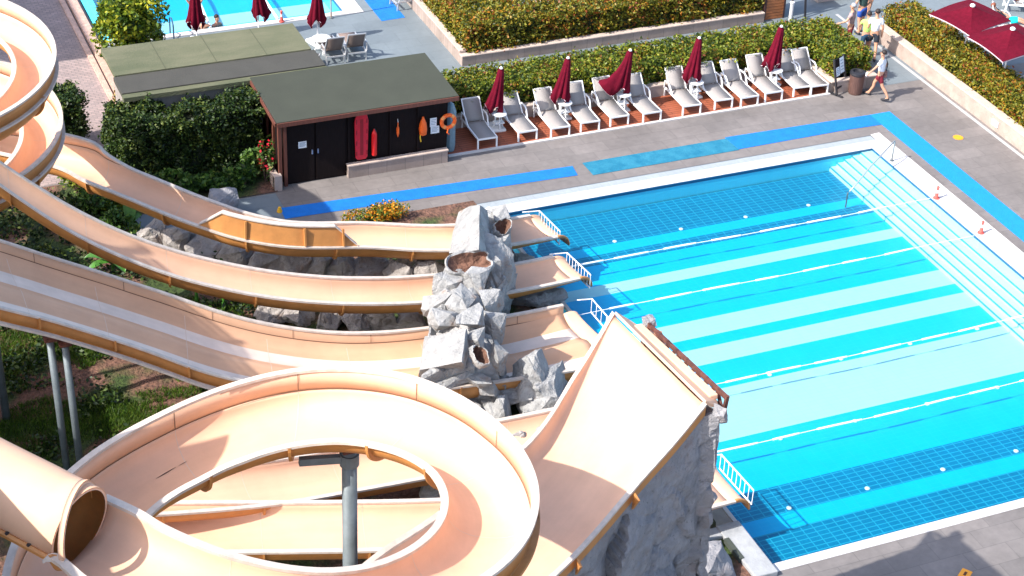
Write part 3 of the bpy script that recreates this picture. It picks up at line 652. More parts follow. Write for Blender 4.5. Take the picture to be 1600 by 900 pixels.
s6.loop('wall_flange', [(-.036, -.02), (-.13, -.02), (-.13, -.08), (-.036, -.08)], ORANGE, t6, ie)
s6.ribbon('wall_seam', 0, 0, .018, SEAM, t6, ie, s6.n-1, .008)
for i in range(ie+4, s6.n-3, 13): s6.joint(t6, i, p6, JM, .036, .11, .05); s6.vseam(t6, i, 0.01, .37)
# end panel of the raised wall
i = ie; h = (s6.R[i]-s6.L[i])/s6.w[i]; m_ = MB(); a = s6.L[i]
m_.add([a, a-s6.T[i]*.35, a+np.array([0, 0, .38])], [(0, 1, 2)]); o = m_.build('wall_end_panel', ORANGE, t6); q = o.modifiers.new('shell', 'SOLIDIFY'); q.thickness = .03
# tube
c0 = (s6.L[0]+s6.R[0])/2; tg = s6.T[0]*np.array([1, 1, 0]); tg /= np.linalg.norm(tg)
cs = [c0+tg*.05]+[at(x, y, z) for x, y, z in ((62, 790, 12.45), (0, 759, 12.55), (-80, 718, 12.7), (-190, 664, 12.95), (-320, 600, 13.3))]
cs = [c[:3] for c in cr(np.hstack([np.array(cs)]*2), .35)[0]]
def tube_ring(name, rad0, rad1, pts, M, parent, n=40):
    P = np.array(pts); T = np.gradient(P, axis=0); V = []; k = len(P)
    for rad in (rad0, rad1):
        for i in range(k):
            t_ = T[i]/np.linalg.norm(T[i]); a = np.cross(t_, [0, 0, 1.]); a /= np.linalg.norm(a); u = np.cross(a, t_)
            V += [P[i]+rad*(a*math.cos(2*PI*j/n)+u*math.sin(2*PI*j/n)) for j in range(n)]
    Fc = []; fm = []
    for s_ in range(2):
        for i in range(k-1):
            for j in range(n):
                f = (s_*k*n+i*n+j, s_*k*n+i*n+(j+1) % n, s_*k*n+(i+1)*n+(j+1) % n, s_*k*n+(i+1)*n+j); Fc.append(f if s_ else f[::-1]); fm.append(0 if s_ else 1)
    for i in (0, k-1):
        for j in range(n):
            f = (i*n+j, i*n+(j+1) % n, k*n+i*n+(j+1) % n, k*n+i*n+j); Fc.append(f if i else f[::-1]); fm.append(0)
    return mesh(name, V, Fc, [M, ORANGE], parent, True, fm)
TR_ = float(s6.w[0])/2*.90
tb = tube_ring('tube', TR_-.04, TR_, cs, PEACH, t6)
tube_ring('tube_collar', TR_+.002, TR_+.055, [cs[0]+tg*.02, cs[0]-tg*.05], PEACH, tb)
cs2 = np.array(cs); side = []
for i in range(len(cs2)-1):
    for f_ in (0,):
        p = cs2[i]*(1-f_)+cs2[i+1]*f_; t_ = cs2[i+1]-cs2[i]; t_ /= np.linalg.norm(t_); a = np.cross(t_, [0, 0, 1.]); a /= np.linalg.norm(a)
        if a[1] > 0: a = -a
        side.append(p+a*(TR_+.02)+np.array([0, 0, -.12]))
m_ = MB(); m_.tube(side, .045, 6); m_.build('tube_flange', ORANGE, tb)
for q in side[1:13]:
    m_ = MB(); m_.lathe([(.0, -.04), (.03, -.04), (.03, .05), (0, .05)], q, 6); m_.build('bolt', BLACK_M, tb)
# steep wall
WL = [(2.937, 19.804, 9.25), (3.313, 18.75, 9.1), (4.669, 18.825, 8.987), (7.123, 20.723, 8.738), (8.735, 21.732, 8.512), (10.956, 23.177, 8.384), (12.425, 24.555, 8.497), (13.14, 25.195, 8.67), (13.705, 25.685, 8.881)]
WR = [(1.657, 19.578, 9.25), (2.184, 17.771, 9.1), (4.443, 17.244, 8.949), (7.455, 18.448, 8.686), (9.036, 19.367, 8.482), (10.504, 20.301, 8.384), (12.221, 21.491, 8.535), (13.027, 21.875, 8.859), (13.705, 22.161, 9.273)]
s7 = Sweep(WL, WR, .2); p7 = [(0, 0), (.006, -.13), (.022, -.24), (.05, -.31), (.09, -.345), (.2, -.36), (.35, -.365), (.5, -.365), (.65, -.365), (.8, -.36), (.91, -.345), (.95, -.31), (.978, -.24), (.994, -.13), (1, 0)]
d7 = np.ones(s7.n)
for i in range(s7.n):
    x = s7.L[i][0]
    if i > s7.n*.5 and x > 11.45: d7[i] = 1-.82*(x-11.45)/2.26
s7.surf('steep_wall', p7, MM, t6, dscale=d7, thick=.05); s7.rims(t6, RIM_M, wd=.10, th=.045)
s7.loop('edge_beam', [(('R', .02), -.05), (('R', .09), -.05), (('R', .09), -.24), (('R', .02), -.24)], ORANGE, t6, s7.idx(.45))
for f_ in (.5, .62, .74, .86):
    i = s7.idx(f_); h = (s7.R[i]-s7.L[i])/s7.w[i]; p = s7.R[i]+h*.12; m_ = MB()
    m_.add([p+np.array([0, 0, -.05]), p+h*.22+np.array([0, 0, -.05]), p+np.array([0, 0, -.40])], [(0, 1, 2)]); o = m_.build('gusset', ORANGE, t6); q = o.modifiers.new('shell', 'SOLIDIFY'); q.thickness = .04; q.offset = 0
# crest: sloping fascia and rail behind the top edge
A, Bq = np.array(s7.pt(s7.n-1, .0, 0)), np.array(s7.pt(s7.n-1, 1., 0))
dn = np.array([.30, 0, -.22])
m_ = MB(); m_.add([A+np.array([.02, .02, 0]), Bq+np.array([.02, -.02, 0]), Bq+dn, Bq+dn+np.array([.08, .22, -.02]), A+dn+np.array([.09, -.22, -.02]), A+dn], [(0, 1, 2, 3, 4, 5)])
o = m_.build('crest_fascia', PEACH, t6); q = o.modifiers.new('shell', 'SOLIDIFY'); q.thickness = .05; q.offset = 0
m_ = MB(); m_.bar(A+np.array([.34, -.34, -.15]), Bq+np.array([.34, .24, -.16]), .17, .10); m_.build('crest_beam', PEACH, t6, bevel=.02)
# rusty steel lattice behind the crest
tl = thing('steel_frame', 'rusty brown steel lattice standing behind the top edge of the steep bright slide wall', 'frame', (0, 0, 0))
A2, B2 = A+np.array([.52, -.46, -.10]), Bq+np.array([.52, .10, -.12])
m_ = MB(); m_.bar(A2, B2, .06, .08); m_.build('top_chord', RUSTY, tl)
m_ = MB(); m_.bar(A2+np.array([-.06, 0, -.26]), B2+np.array([-.06, 0, -.26]), .09, .10); m_.build('bottom_chord', RUSTY, tl)
for k in range(8):
    a, c = A2+(B2-A2)*(k/8), A2+(B2-A2)*((k+1)/8); lo = np.array([-.06, 0, -.26])
    m_ = MB(); m_.bar(a if k % 2 else a+lo, c+lo if k % 2 else c, .05, .06); m_.build('brace', RUSTY, tl)
for k in range(5):
    a = A2+(B2-A2)*(k/4); m_ = MB(); m_.bar(a+np.array([-.05, 0, -.5]), a+np.array([0, 0, .05]), .06, .06); m_.build('upright', RUSTY, tl)

exit_rail('white rails across the end of the rearmost slide', (19.56, 41.75, 1.06), (19.66, 40.50, 1.06), (-.5, .08, 0))
exit_rail('white rails across the end of the second slide from the rear', (19.36, 39.36, 1.08), (19.50, 38.10, 1.08), (-.5, .08, 0))
exit_rail('white rails half hidden behind the crest of the steep slide wall', (18.98, 36.9, 1.15), (19.05, 34.6, 1.15), (-.4, .08, 0))
exit_rail('white rails across the end of the slide beside the dark rock wall', (19.05, 29.75, 1.15), (19.12, 28.3, 1.15), (-.5, .08, 0))

# ---- supports
def post(label, x, y, z1, rad, lean=(0, 0), name='support_post', M=GALV, arm=None):
    t = thing(name, label, 'post', (x, y, 0), 0, 'steel posts under the slides')
    m_ = MB(); m_.tube([(0, 0, -.1), (lean[0], lean[1], z1)], rad, 14); m_.build('shaft', M, t, True)
    m_ = MB(); m_.lathe([(rad+.10, 0), (rad+.10, .04), (rad+.02, .05)], (0, 0, .0), 14); m_.build('base_plate', RUSTY, t)
    m_ = MB(); m_.box((-.14, -.14, -.03), (.14, .14, .02), 0, Matrix.Translation(Vector((lean[0], lean[1], z1)))); m_.build('head_plate', RUSTY, t)
    if arm is not None:
        m_ = MB(); m_.bar((lean[0]*.97, lean[1], z1-.22), arm, .10, .13); m_.build('arm', M, t)
        m_ = MB(); m_.tube([(0, 0, z1-.34), (0, 0, z1-.12)], rad+.035, 14); m_.build('collar', GALV, t)
    return t
c1, c2_ = at(545, 800, 1.8), at(545, 700, 3.25)
post('thick grey steel column with a side arm standing in the middle of the round loop', 7.35, 22.29, 9.85, .125, (0, 0), arm=(-.80, .10, 9.70))
post('left one of the slim pair of grey posts under the wide lane slide', 4.72, 35.60, 3.95, .085, (-.06, .02))
post('right one of the slim pair of grey posts under the wide lane slide', 5.02, 35.45, 3.85, .085, (-.06, .02))
post('dark teal post at the left edge of the photo under the wide lane slide', 3.75, 38.2, 4.2, .10, (-.05, 0))
post('short hidden post under the middle of the wide lane slide', 8.9, 35.2, 1.9, .09)
# off to the left: unseen start platform, added and shaped to throw the wide shade
tw = thing('shade_tower', 'unseen roofed platform added to shade the slides, beyond the left edge of the photo', 'tower', (0, 0, 0))
for prof in ([(16.5, 14.4), (19.9, 14.4), (20.3, 13.0), (21.0, 13.1), (22.8, 15.0), (22.9, 11.5), (16.5, 11.5)],):
    m_ = MB(); V = [(-2.6, y, z) for y, z in prof]+[(.1, y, z) for y, z in prof]; k = len(prof)
    m_.add(V, [tuple(range(k))[::-1], tuple(range(k, 2*k))]+[(i, (i+1) % k, (i+1) % k+k, i+k) for i in range(k)]); m_.build('roof', ROOF_G, tw)
m_ = MB(); m_.box((-.12, 33.6, 8.2), (-.02, 38.5, 9.5))
for k in range(8): m_.box((-.12, 33.6, 9.52+k*.16), (-.02, 38.5, 9.52+k*.16+.15*(1-(k+1)/9.0)))
m_.build('shade_louvres', SLAT_WOOD, tw)  # added to dim the lane slide; thinning slats soften the shade edge
for y in (33.5, 36, 38.6): m_ = MB(); m_.tube([(-.2, y, 0), (-.2, y, 10.9)], .07, 10); m_.build('post', GALV, tw)
m_ = MB(); m_.box((-2.3, 16.8, 10.8), (-.1, 22.6, 11.0)); m_.build('platform', RED_WOOD, tw)
for y in (17, 19.7, 22.4):
    for x in (-2.2, -.25):
        m_ = MB(); m_.tube([(x, y, 0), (x, y, 12.0)], .12, 10); m_.build('post', GALV, tw)
m_ = MB(); m_.box((-.16, 17.0, 11.0), (-.10, 22.4, 12.0)); m_.build('side_screen', SLAT_WOOD, tw)

hw = thing('shade_wing', 'unseen pale wing added to shade the brick path, beyond the left edge of the photo', 'building')  # unseen building volume, added to throw shade over the brick path
m_ = MB(); m_.box((-16, 56.8, 0), (-2, 90, 11.0)); m_.build('wall', mat('pale_render', (.6, .56, .5), .85, .05, 2), hw)
m_ = MB(); m_.box((-16.4, 56.5, 11.002), (-1.7, 90.4, 11.3)); m_.build('roof', ROOF_D, hw)
for k in range(6):
    for z in (1.2, 4.2, 7.4): o = MB().box((-2.02, 58.5+k*5, z), (-1.97, 60.5+k*5, z+1.6)).build('window', mat('window_glass', (.05, .08, .10), .1), hw)

pm = thing('shade_block', 'unseen low block added to shade the ground under the slides, beyond the left edge of the photo', 'building')  # unseen block, added only to shade the planted ground
m_ = MB(); m_.box((-5, 32.8, 0), (-.2, 39.8, 5.6)); m_.build('wall', CONC, pm)
m_ = MB(); m_.box((-5.2, 32.6, 5.602), (0, 40.0, 5.8)); m_.build('roof', ROOF_D, pm)

# ================================================================== ROCKS
def hull_rock(name, c, dims, seed, M=ROCK, parent=None, rz=0, npts=16, rough=.05, sub=3, pts=None, tilt=(0, 0)):
    rg = random.Random(seed); bm = bmesh.new()
    if pts is None:
        for k in range(npts):
            v = Vector((rg.gauss(0, 1), rg.gauss(0, 1), rg.gauss(0, 1))).normalized()
            q = max(abs(v.x), abs(v.y), abs(v.z)); v = v*(.55/q+.45)*rg.uniform(.82, 1.0)
            bm.verts.new((v.x*dims[0]/2, v.y*dims[1]/2, v.z*dims[2]/2))
    else:
        for p in pts: bm.verts.new(p)
    r_ = bmesh.ops.convex_hull(bm, input=bm.verts); bmesh.ops.delete(bm, geom=[g for g in r_['geom_interior'] if isinstance(g, bmesh.types.BMVert)], context='VERTS')
    bmesh.ops.triangulate(bm, faces=bm.faces)
    bmesh.ops.subdivide_edges(bm, edges=bm.edges, cuts=2**sub-1, use_grid_fill=True)
    off = Vector((rg.uniform(0, 90), rg.uniform(0, 90), rg.uniform(0, 90))); sz = max(dims)
    for v in bm.verts:
        nrm = v.normal if v.normal.length else v.co.normalized()
        a = noise.fractal(v.co*1.5/max(.4, sz*.5)+off, 1, 2, 4); c_ = noise.cell(v.co*3/max(.5, sz*.5)+off)
        v.co += nrm*(a*rough*sz*.8) + Vector((noise.noise(v.co*2.3+off), noise.noise(v.co*2.3-off), noise.noise(v.co*2.3+off*2)))*rough*sz*.55 + nrm*(c_-.5)*rough*sz*.35
    o = from_bm(name, bm, M, parent)
    o.rotation_euler = (tilt[0], tilt[1], rz); o.location = c
    return o
def rock(label, c, dims, seed, M=ROCK, group=None, **k):
    o = hull_rock('rock', c, dims, seed, M, None, **k); return tag(o, label, 'rock', group)
# tall artificial rock ridge the slides run through
rg_ = thing('rock_formation', 'tall jagged ridge of grey artificial rock that the slides pass through beside the pool', 'rock')
def rock_disp(q, amp, scs=((.55, 1.0), (1.5, .38)), crack=.55):
    d_ = 0
    for sc_, wt in scs:
        qq = Vector((q.x*sc_*1.25, q.y*sc_*.9, q.z*sc_*.8+.45*q.x*sc_))+.35*noise.noise_vector(q*1.1)
        dd, pp_ = noise.voronoi(qq); df = qq-pp_[0]; rv = noise.cell_vector(pp_[0]*7.3)-Vector((.5, .5, .5))
        d_ += amp*wt*(3.4*(df.x*rv.x+df.y*rv.y+df.z*rv.z)+.9*rv.y-crack*max(0, 1-(dd[1]-dd[0])/.09))
    return d_+amp*.22*noise.fractal(q*3.4, 1, 2, 4)
EARTH = mat('dry_earth', (.15, .075, .05), .95, .35, 6, .8, 20)
RK = [((738, 335, 1.5), (770, 332, 1.7)), ((722, 368, 1.6), (796, 352, 1.8)), ((709, 402, 1.9), (794, 394, 1.75)), ((698, 437, 1.95), (786, 438, 1.8)), ((680, 472, 2.0), (782, 477, 1.85)), ((670, 522, 2.0), (778, 522, 1.85)), ((664, 565, 1.9), (772, 562, 1.7)), ((652, 600, 1.7), (772, 592, 1.3)), ((668, 628, .7), (770, 622, .5)), ((690, 642, -.1), (775, 640, -.1))]
RA = np.array([np.r_[at(*l), at(*r_)] for l, r_ in RK]); RA, _t = cr(RA, .075)
DENT = [(at(734, 406, 2.75), .60, .40, .75), (at(786, 352, 2.5), .34, .34, .7), (at(748, 553, 2.55), .36, .52, 1.0)]
V, Fc, fm = [], [], []; NU = 84
for i, row in enumerate(RA):
    l, r_ = row[:3], row[3:]; f_ = i/(len(RA)-1); mid = (l+r_)/2
    slab = max(0, min(1, (.27-f_)/.05)); cpos = .5+.14*slab; cz = .40-.20*slab
    cx = l+(r_-l)*cpos+np.array([0, 0, cz if f_ < .85 else cz*(1-f_)/.15])
    prof = [np.array([l[0]-.12, l[1], -.15]), l*np.array([1, 1, .5])+np.array([-.06, 0, 0]), l, l*.5+cx*.5+np.array([0, 0, .06]), cx, cx*.45+r_*.55+np.array([.03, 0, .05]), r_, np.array([r_[0]+.10, r_[1], r_[2]*.5]), np.array([r_[0]+.18, r_[1], -.15])]
    P2 = np.array(prof); sl = np.r_[0, np.cumsum(np.linalg.norm(np.diff(P2, axis=0), axis=1))]
    for j in range(NU+1):
        t_ = sl[-1]*j/NU; p = np.array([np.interp(t_, sl, P2[:, c]) for c in range(3)])
        nrm = p-np.array([mid[0], p[1], .6]); nrm[1] = -.35 if f_ > .8 else 0; nrm /= np.linalg.norm(nrm)+1e-6
        q = Vector(p)+Vector((31, 5, 2)); am = .25*(1-.84*slab)
        d_ = rock_disp(q, am, ((.72, 1.0), (1.7, .30)), .7)
        p = p+nrm*d_; ins = 0
        for c_, ra, dp, asp in DENT:
            e = (p-c_)*np.array([1/ra, 1/(ra*1.35), 1/(ra*1.6)]); e2 = float(e@e)
            if e2 < 1.35:
                w_ = math.sqrt(max(0, 1-e2)); p = p-np.array([0, -.18, 1.0])*dp*w_*.9
                if e2 < .92: ins = 1
        V.append(p); fm.append(ins)
k = NU+1; fm2 = []
for i in range(len(RA)-1):
    for j in range(NU):
        q = (i*k+j, i*k+j+1, (i+1)*k+j+1, (i+1)*k+j); Fc.append(q); fm2.append(1 if sum(fm[x] for x in q) >= 3 else 0)
o = mesh('rock_ridge', V, Fc, [ROCK, EARTH], rg_, False, fm2)
def slab(P, sd, rough=.006):
    P_ = [at(*p) for p in P]; cc = sum(P_)/len(P_); ex = np.ptp(np.array(P_), axis=0)
    hull_rock('rock_slab', tuple(cc), tuple(ex), sd, ROCK, rg_, pts=[tuple(p-cc) for p in P_], rough=rough)
slab([(701, 396, 2.0), (716, 331, 2.05), (748, 391, 2.95), (736, 321, 2.6), (750, 320, 2.95), (773, 398, 1.8), (762, 328, 2.5), (703, 410, .6), (770, 415, .6), (730, 345, .6)], 5)
slab([(768, 327, 2.1), (789, 319, 2.5), (797, 340, 2.3), (774, 345, 2.3), (770, 350, .8), (800, 352, .8), (790, 330, .6)], 6, .012)
slab([(773, 371, 2.2), (796, 364, 2.4), (800, 385, 1.9), (774, 402, 2.2), (776, 410, .6), (800, 392, .6), (795, 366, .6)], 7, .012)
slab([(664, 525, 2.1), (728, 513, 2.75), (722, 566, 2.6), (655, 578, 1.75), (735, 540, 2.2), (652, 596, .5), (735, 592, .6), (662, 540, .4)], 8, .008)
for px, py, z, dm, sd_, rz_ in ((775, 432, 1.95, (.9, 1.0, 1.2), 21, .2), (745, 440, 2.45, (1.0, .8, .7), 22, .6), (705, 442, 2.15, (1.2, .8, .9), 23, .1), (684, 476, 2.05, (.9, .9, 1.1), 24, .3), (722, 468, 2.5, (1.1, .8, .7), 25, .9), (762, 474, 2.25, (1.0, .8, 1.0), 26, .4), (692, 503, 2.3, (1.1, .8, .8), 27, .2), (735, 500, 2.6, (1.1, .7, .6), 28, .7), (772, 512, 2.0, (.8, .9, 1.2), 29, .1), (752, 530, 2.35, (.9, .6, .7), 30, .5), (770, 560, 1.7, (.7, .9, 1.2), 31, .3), (712, 594, 1.5, (1.6, .5, .5), 32, .2), (742, 590, 1.55, (.5, 1.2, .45), 33, .5), (762, 600, 1.2, (.7, .7, .8), 34, .8), (678, 606, 1.2, (1.0, .6, .7), 35, .4)):
    hull_rock('rock_block', tuple(at(px, py, z)), dm, sd_, ROCK, rg_, rz=rz_, rough=.022, npts=11, sub=2)
def hollow(px, py, z, a_, b_, nrm, rz):
    m_ = MB(); n_ = 26; prof = [(1.10, -.22), (1.10, -.05), (1.02, .0), (.95, -.03), (.82, -.16), (.55, -.30), (.06, -.34)]; V = []
    for i, (r_, z_) in enumerate(prof):
        for j in range(n_):
            t_ = 2*PI*j/n_; k_ = 1+.34*noise.noise(Vector((math.cos(t_)*1.9+px, math.sin(t_)*1.7+py, i*.15)))
            V.append((r_*k_*a_*math.cos(t_), r_*k_*b_*math.sin(t_), z_*.9+.05*noise.noise(Vector((math.cos(t_)*3+px, math.sin(t_)*3, i)))))
    Fc = [(i*n_+j, i*n_+(j+1) % n_, (i+1)*n_+(j+1) % n_, (i+1)*n_+j) for i in range(len(prof)-1) for j in range(n_)]
    o = mesh('planting_hollow', V, Fc+[tuple(range((len(prof)-1)*n_, len(prof)*n_))], [ROCK, EARTH], rg_, False, [0 if i < 3*n_ else 1 for i in range(len(Fc))]+[1])
    o.rotation_mode = 'QUATERNION'; o.rotation_quaternion = Vector(nrm).to_track_quat('Z', 'Y') @ Matrix.Rotation(rz, 3, 'Z').to_quaternion(); o.location = tuple(at(px, py, z))
hollow(735, 409, 2.62, .54, .34, (-.1, -.45, .9), .1)
hollow(787, 352, 2.42, .27, .20, (.1, -.45, .9), .4)
hollow(752, 553, 2.50, .20, .27, (.25, -.55, .8), .2)
rock('grey rock wedged between the tall ridge and the sharp peaked rock', tuple(at(795, 606, .75)), (1.1, .8, 1.0), 171, ROCK, 'rocks heaped below the ridge', rough=.04, npts=13)
rock('flat grey rock lying against the edge of the lane slide below the ridge', tuple(at(768, 612, .8)), (1.0, .7, .8), 172, ROCK, 'rocks heaped below the ridge', rough=.04, npts=13)
# loose heap between the ridge and the steep slide wall
HP = [(838, 598, .9, (1.3, .9, 1.4)), (870, 606, .7, (1.3, .9, 1.1)), (812, 612, .5, (1.1, 1.0, 1.0)), (800, 640, .45, (1.0, 1.0, .9)), (850, 635, .5, (1.0, .9, .9)), (775, 625, .4, (.9, .8, .8)), (745, 622, .45, (.7, 1.1, .8)), (720, 612, .5, (.8, .8, .8)), (768, 655, .35, (1.0, .9, .7)), (822, 662, .35, (.9, .9, .7)), (805, 682, .3, (.8, .8, .6)), (700, 632, .4, (.8, .8, .7)), (735, 648, .4, (.7, .6, .7)), (880, 625, .35, (.9, .8, .9))]
HN = ['large pale rock with a sharp peak at the back of the heap', 'broad rock touching the steep slide wall in the heap', 'cracked grey rock in the middle of the heap', 'squat grey rock at the front of the heap', 'rock with a dark hollow in the heap', 'small grey rock at the foot of the tall ridge', 'narrow upright rock at the foot of the tall ridge', 'rough little rock low on the tall ridge', 'flat brownish rock beside the round loop', 'pale square rock beside the steep slide wall', 'lowest rock in the gap between loop and steep wall', 'leftmost small rock by the loop rim', 'thin slanting rock by the loop rim', 'grey rock under the edge of the steep slide wall']
for k, (x, y, z, dm) in enumerate(HP): rock(HN[k], tuple(at(x, y+6, z+.05)), tuple(v*1.25 for v in dm), 60+k, ROCK, 'rocks heaped below the ridge', rz=random.uniform(0, 3), rough=.04, npts=13)
# low rock walls between the slides
names = ['first', 'second', 'third', 'fourth', 'fifth', 'sixth', 'seventh', 'eighth', 'ninth', 'tenth', 'eleventh', 'twelfth']
for k in range(11):
    x = 238+k*43; y = 362+k*11 if k < 4 else 408+(k-4)*3.0
    rock('%s block from the left in the dark rock row under the rearmost slide' % names[k], tuple(at(x, y+6, .42)), (1.0+.15*(k % 3), 1.2, 1.15), 100+k, ROCK_B, 'rock row under the rearmost slide', rz=.3*(k % 4)-.2, rough=.05)
for k in range(6):
    x = 425+k*44; rock('%s rock from the left in the brown row between narrow and lane slides' % names[k], tuple(at(x, 490+k*3.5, .3)), (1.1, .9, .95), 130+k, ROCK_B, 'rock row between the slides', rz=.5*k, rough=.07)
rock('flat topped grey boulder standing on the path behind the rearmost slide', tuple(at(345, 317, .42)), (1.25, .95, .95), 151, ROCK_D, rough=.03, npts=26)
rock('small white stone leaning against the flat topped boulder', tuple(at(316, 316, .2)), (.28, .25, .35), 152, mat('white_rock', (.75, .74, .72), .8, .1, 6, .3, 20))
rock('pale rock lying under the rearmost slide end at the pool edge', tuple(at(812, 405, .15)), (1.0, .6, .4), 153, ROCK)
rock('grey rock wedged under the second slide end', tuple(at(840, 470, .2)), (1.9, .7, .9), 154, ROCK_D)
rock('rock visible at the right inside the loop', tuple(at(676, 765, .35)), (.9, .9, 1.2), 155, ROCK)
rock('big rounded boulder below the dark rock wall at the pool corner', tuple(at(1112, 886, .28)), (1.25, 1.1, 1.0), 156, ROCK_D, npts=40, rough=.03)
rock('small rounded boulder squeezed against the dark rock wall', tuple(at(1088, 848, .35)), (.7, .6, .7), 157, ROCK_D, npts=30, rough=.03)
# stone curb and basin at the pool corner
tc_ = thing('stone_curb', 'grey stone curb with slots along the near corner of the pool', 'curb')
m_ = MB(); m_.box((18.35, 26.6, 0), (18.95, 28.5, .16)); m_.build('curb_block', CONC, tc_, bevel=.03)
m_ = MB(); m_.box((17.9, 28.15, 0), (18.36, 28.48, .14)); m_.build('curb_block', CONC, tc_, bevel=.03)
m_ = MB(); m_.box((18.3, 27.25, .05), (18.42, 28.0, .18)); m_.build('slot', mat('slot_dark', (.05, .06, .05), .9), tc_)
tag(struct('catch_basin', MB().box((17.6, 28.5, .0), (18.86, 29.25, .05)), mat('stained_concrete', (.30, .28, .25), .8, 0, 3, .3, 20, col2=(.42, .39, .33))), kind='structure')
tag(struct('catch_basin_water', MB().box((17.6, 29.25, .0), (18.86, 30.9, .045)), mat('green_water', (.01, .07, .07), .08)), kind='structure')
m_ = MB(); m_.box((18.87, 28.5, -.02), (18.97, 44.0, .07)); tag(m_.build('edge_slab', WHITE_ST), kind='structure')

# dark rock wall that carries the steep slide
wl = thing('rock_wall', 'tall dark grey rock wall carrying the steep bright slide wall beside the pool', 'rock')
def wall_grid(name, base, top, nu, nv, M, seed, amp=.16, parent=wl, thick=.5, out=(0, -1, 0)):
    base, top = np.array(base, float), np.array(top, float); V = []; Fc = []
    sb = np.r_[0, np.cumsum(np.linalg.norm(np.diff(base, axis=0), axis=1))]
    for i in range(nu+1):
        s_ = sb[-1]*i/nu
        a = np.array([np.interp(s_, sb, base[:, c]) for c in range(3)]); b_ = np.array([np.interp(s_, sb, top[:, c]) for c in range(3)])
        for j in range(nv+1):
            p = Vector(a+(b_-a)*j/nv); q = p*.75+Vector((seed, 0, 0))
            dsp = 0
            for sc_, wt in ((.55, 1.0), (1.5, .38)):
                qq = Vector((q.x*sc_*1.25, q.y*sc_*.9, q.z*sc_*.8+.45*q.x*sc_))+.35*noise.noise_vector(q*1.1)
                dd, pp_ = noise.voronoi(qq); df = qq-pp_[0]; rv = noise.cell_vector(pp_[0]*7.3)-Vector((.5, .5, .5))
                dsp += amp*wt*(1.7*(df.x*rv.x+df.z*rv.z)*2.0+.9*(rv.y)-.55*max(0, 1-(dd[1]-dd[0])/.09))
            dsp += amp*.35*noise.fractal(p*2.6, 1, 2, 4)+amp*.5
            e = min(1.0, (nv-j)/12.0) if j > 0 else .4
            V.append((p.x+out[0]*dsp*e, p.y+out[1]*dsp*e, p.z+out[2]*dsp*e))
    for i in range(nu):
        for j in range(nv): k = i*(nv+1)+j; Fc.append((k, k+nv+1, k+nv+2, k+1))
    o = mesh(name, V, Fc, M, parent); sm = o.modifiers.new('shell', 'SOLIDIFY'); sm.thickness = thick; sm.offset = -1
    return o
rt = [tuple(s7.R[i]+np.array([.0, -.05, -.24])) for i in range(s7.idx(.42), s7.n)]
rt = [p for p in rt]; e_ = rt[-1]
ex_, ey_, ez_ = e_; top = rt+[(ex_+.12, ey_-.16, ez_+.06), (ex_+.20, ey_-.18, ez_+.04)]; base = [(p[0], p[1]-.35, -.2) for i, p in enumerate(rt)]+[(ex_+.02, ey_-.40, -.2), (ex_+.08, ey_-.40, -.2)]
wall_grid('rock_face', base, top, 100, 150, ROCK_D, 3.0, .20, thick=.12)
wall_grid('rock_face', [(ex_+.08, ey_-.36, -.2), (ex_+.30, ey_+3.5, -.2)], [(ex_+.22, ey_-.14, ez_+.0), (ex_+.62, ey_+3.35, ez_-.35)], 60, 120, ROCK_D, 12.0, .11, thick=.15, out=(1, 0, 0))
hull_rock('rock_block', (ex_+.26, ey_-.06, ez_+.02), (.36, .40, .40), 41, ROCK_D, wl, rough=.08)
hull_rock('rock_block', (ex_+.55, ey_+2.75, ez_-.36), (.24, .55, .34), 42, mat('red_rock', (.34, .17, .11), .9, .25, 5, .4, 20), wl, rough=.08)
hull_rock('rock_block', (ex_+.62, ey_+3.3, ez_-.30), (.28, .4, .28), 43, ROCK_D, wl, rough=.08)
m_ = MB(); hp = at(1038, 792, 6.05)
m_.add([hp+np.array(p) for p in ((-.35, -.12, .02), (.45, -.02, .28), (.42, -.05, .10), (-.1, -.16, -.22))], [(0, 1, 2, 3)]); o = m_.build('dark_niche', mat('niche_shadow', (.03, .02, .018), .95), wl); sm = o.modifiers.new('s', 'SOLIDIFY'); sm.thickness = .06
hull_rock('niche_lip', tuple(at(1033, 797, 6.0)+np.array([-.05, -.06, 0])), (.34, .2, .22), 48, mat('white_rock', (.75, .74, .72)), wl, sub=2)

# ================================================================== FOLIAGE
def leaves(name, P, size, M, parent, flat=.5, seed=1):
    g = np.random.default_rng(seed); P = np.asarray(P, float); n = len(P)
    a = g.normal(size=(n, 3)); a[:, 2] *= flat; a /= np.linalg.norm(a, axis=1)[:, None]
    c = g.normal(size=(n, 3)); b_ = np.cross(a, c); b_ /= np.linalg.norm(b_, axis=1)[:, None]
    s = size*g.uniform(.6, 1.25, n)[:, None]; a *= s; b_ *= s*.55
    V = np.empty((n, 4, 3)); V[:, 0] = P+a; V[:, 1] = P+b_; V[:, 2] = P-a; V[:, 3] = P-b_
    me = D.meshes.new(name); me.vertices.add(4*n); me.vertices.foreach_set('co', V.reshape(-1))
    me.loops.add(4*n); me.loops.foreach_set('vertex_index', np.arange(4*n, dtype=np.int32)); me.polygons.add(n)
    me.polygons.foreach_set('loop_start', np.arange(0, 4*n, 4, dtype=np.int32)); me.polygons.foreach_set('loop_total', np.full(n, 4, dtype=np.int32))
    me.materials.append(M); me.update(calc_edges=True); me.validate()
    return link(D.objects.new(name, me), parent)
def lump(x, y, z, sc=1.6, a=.16): return a*noise.fractal(Vector((x*sc, y*sc, z*sc)), 1, 2, 3)
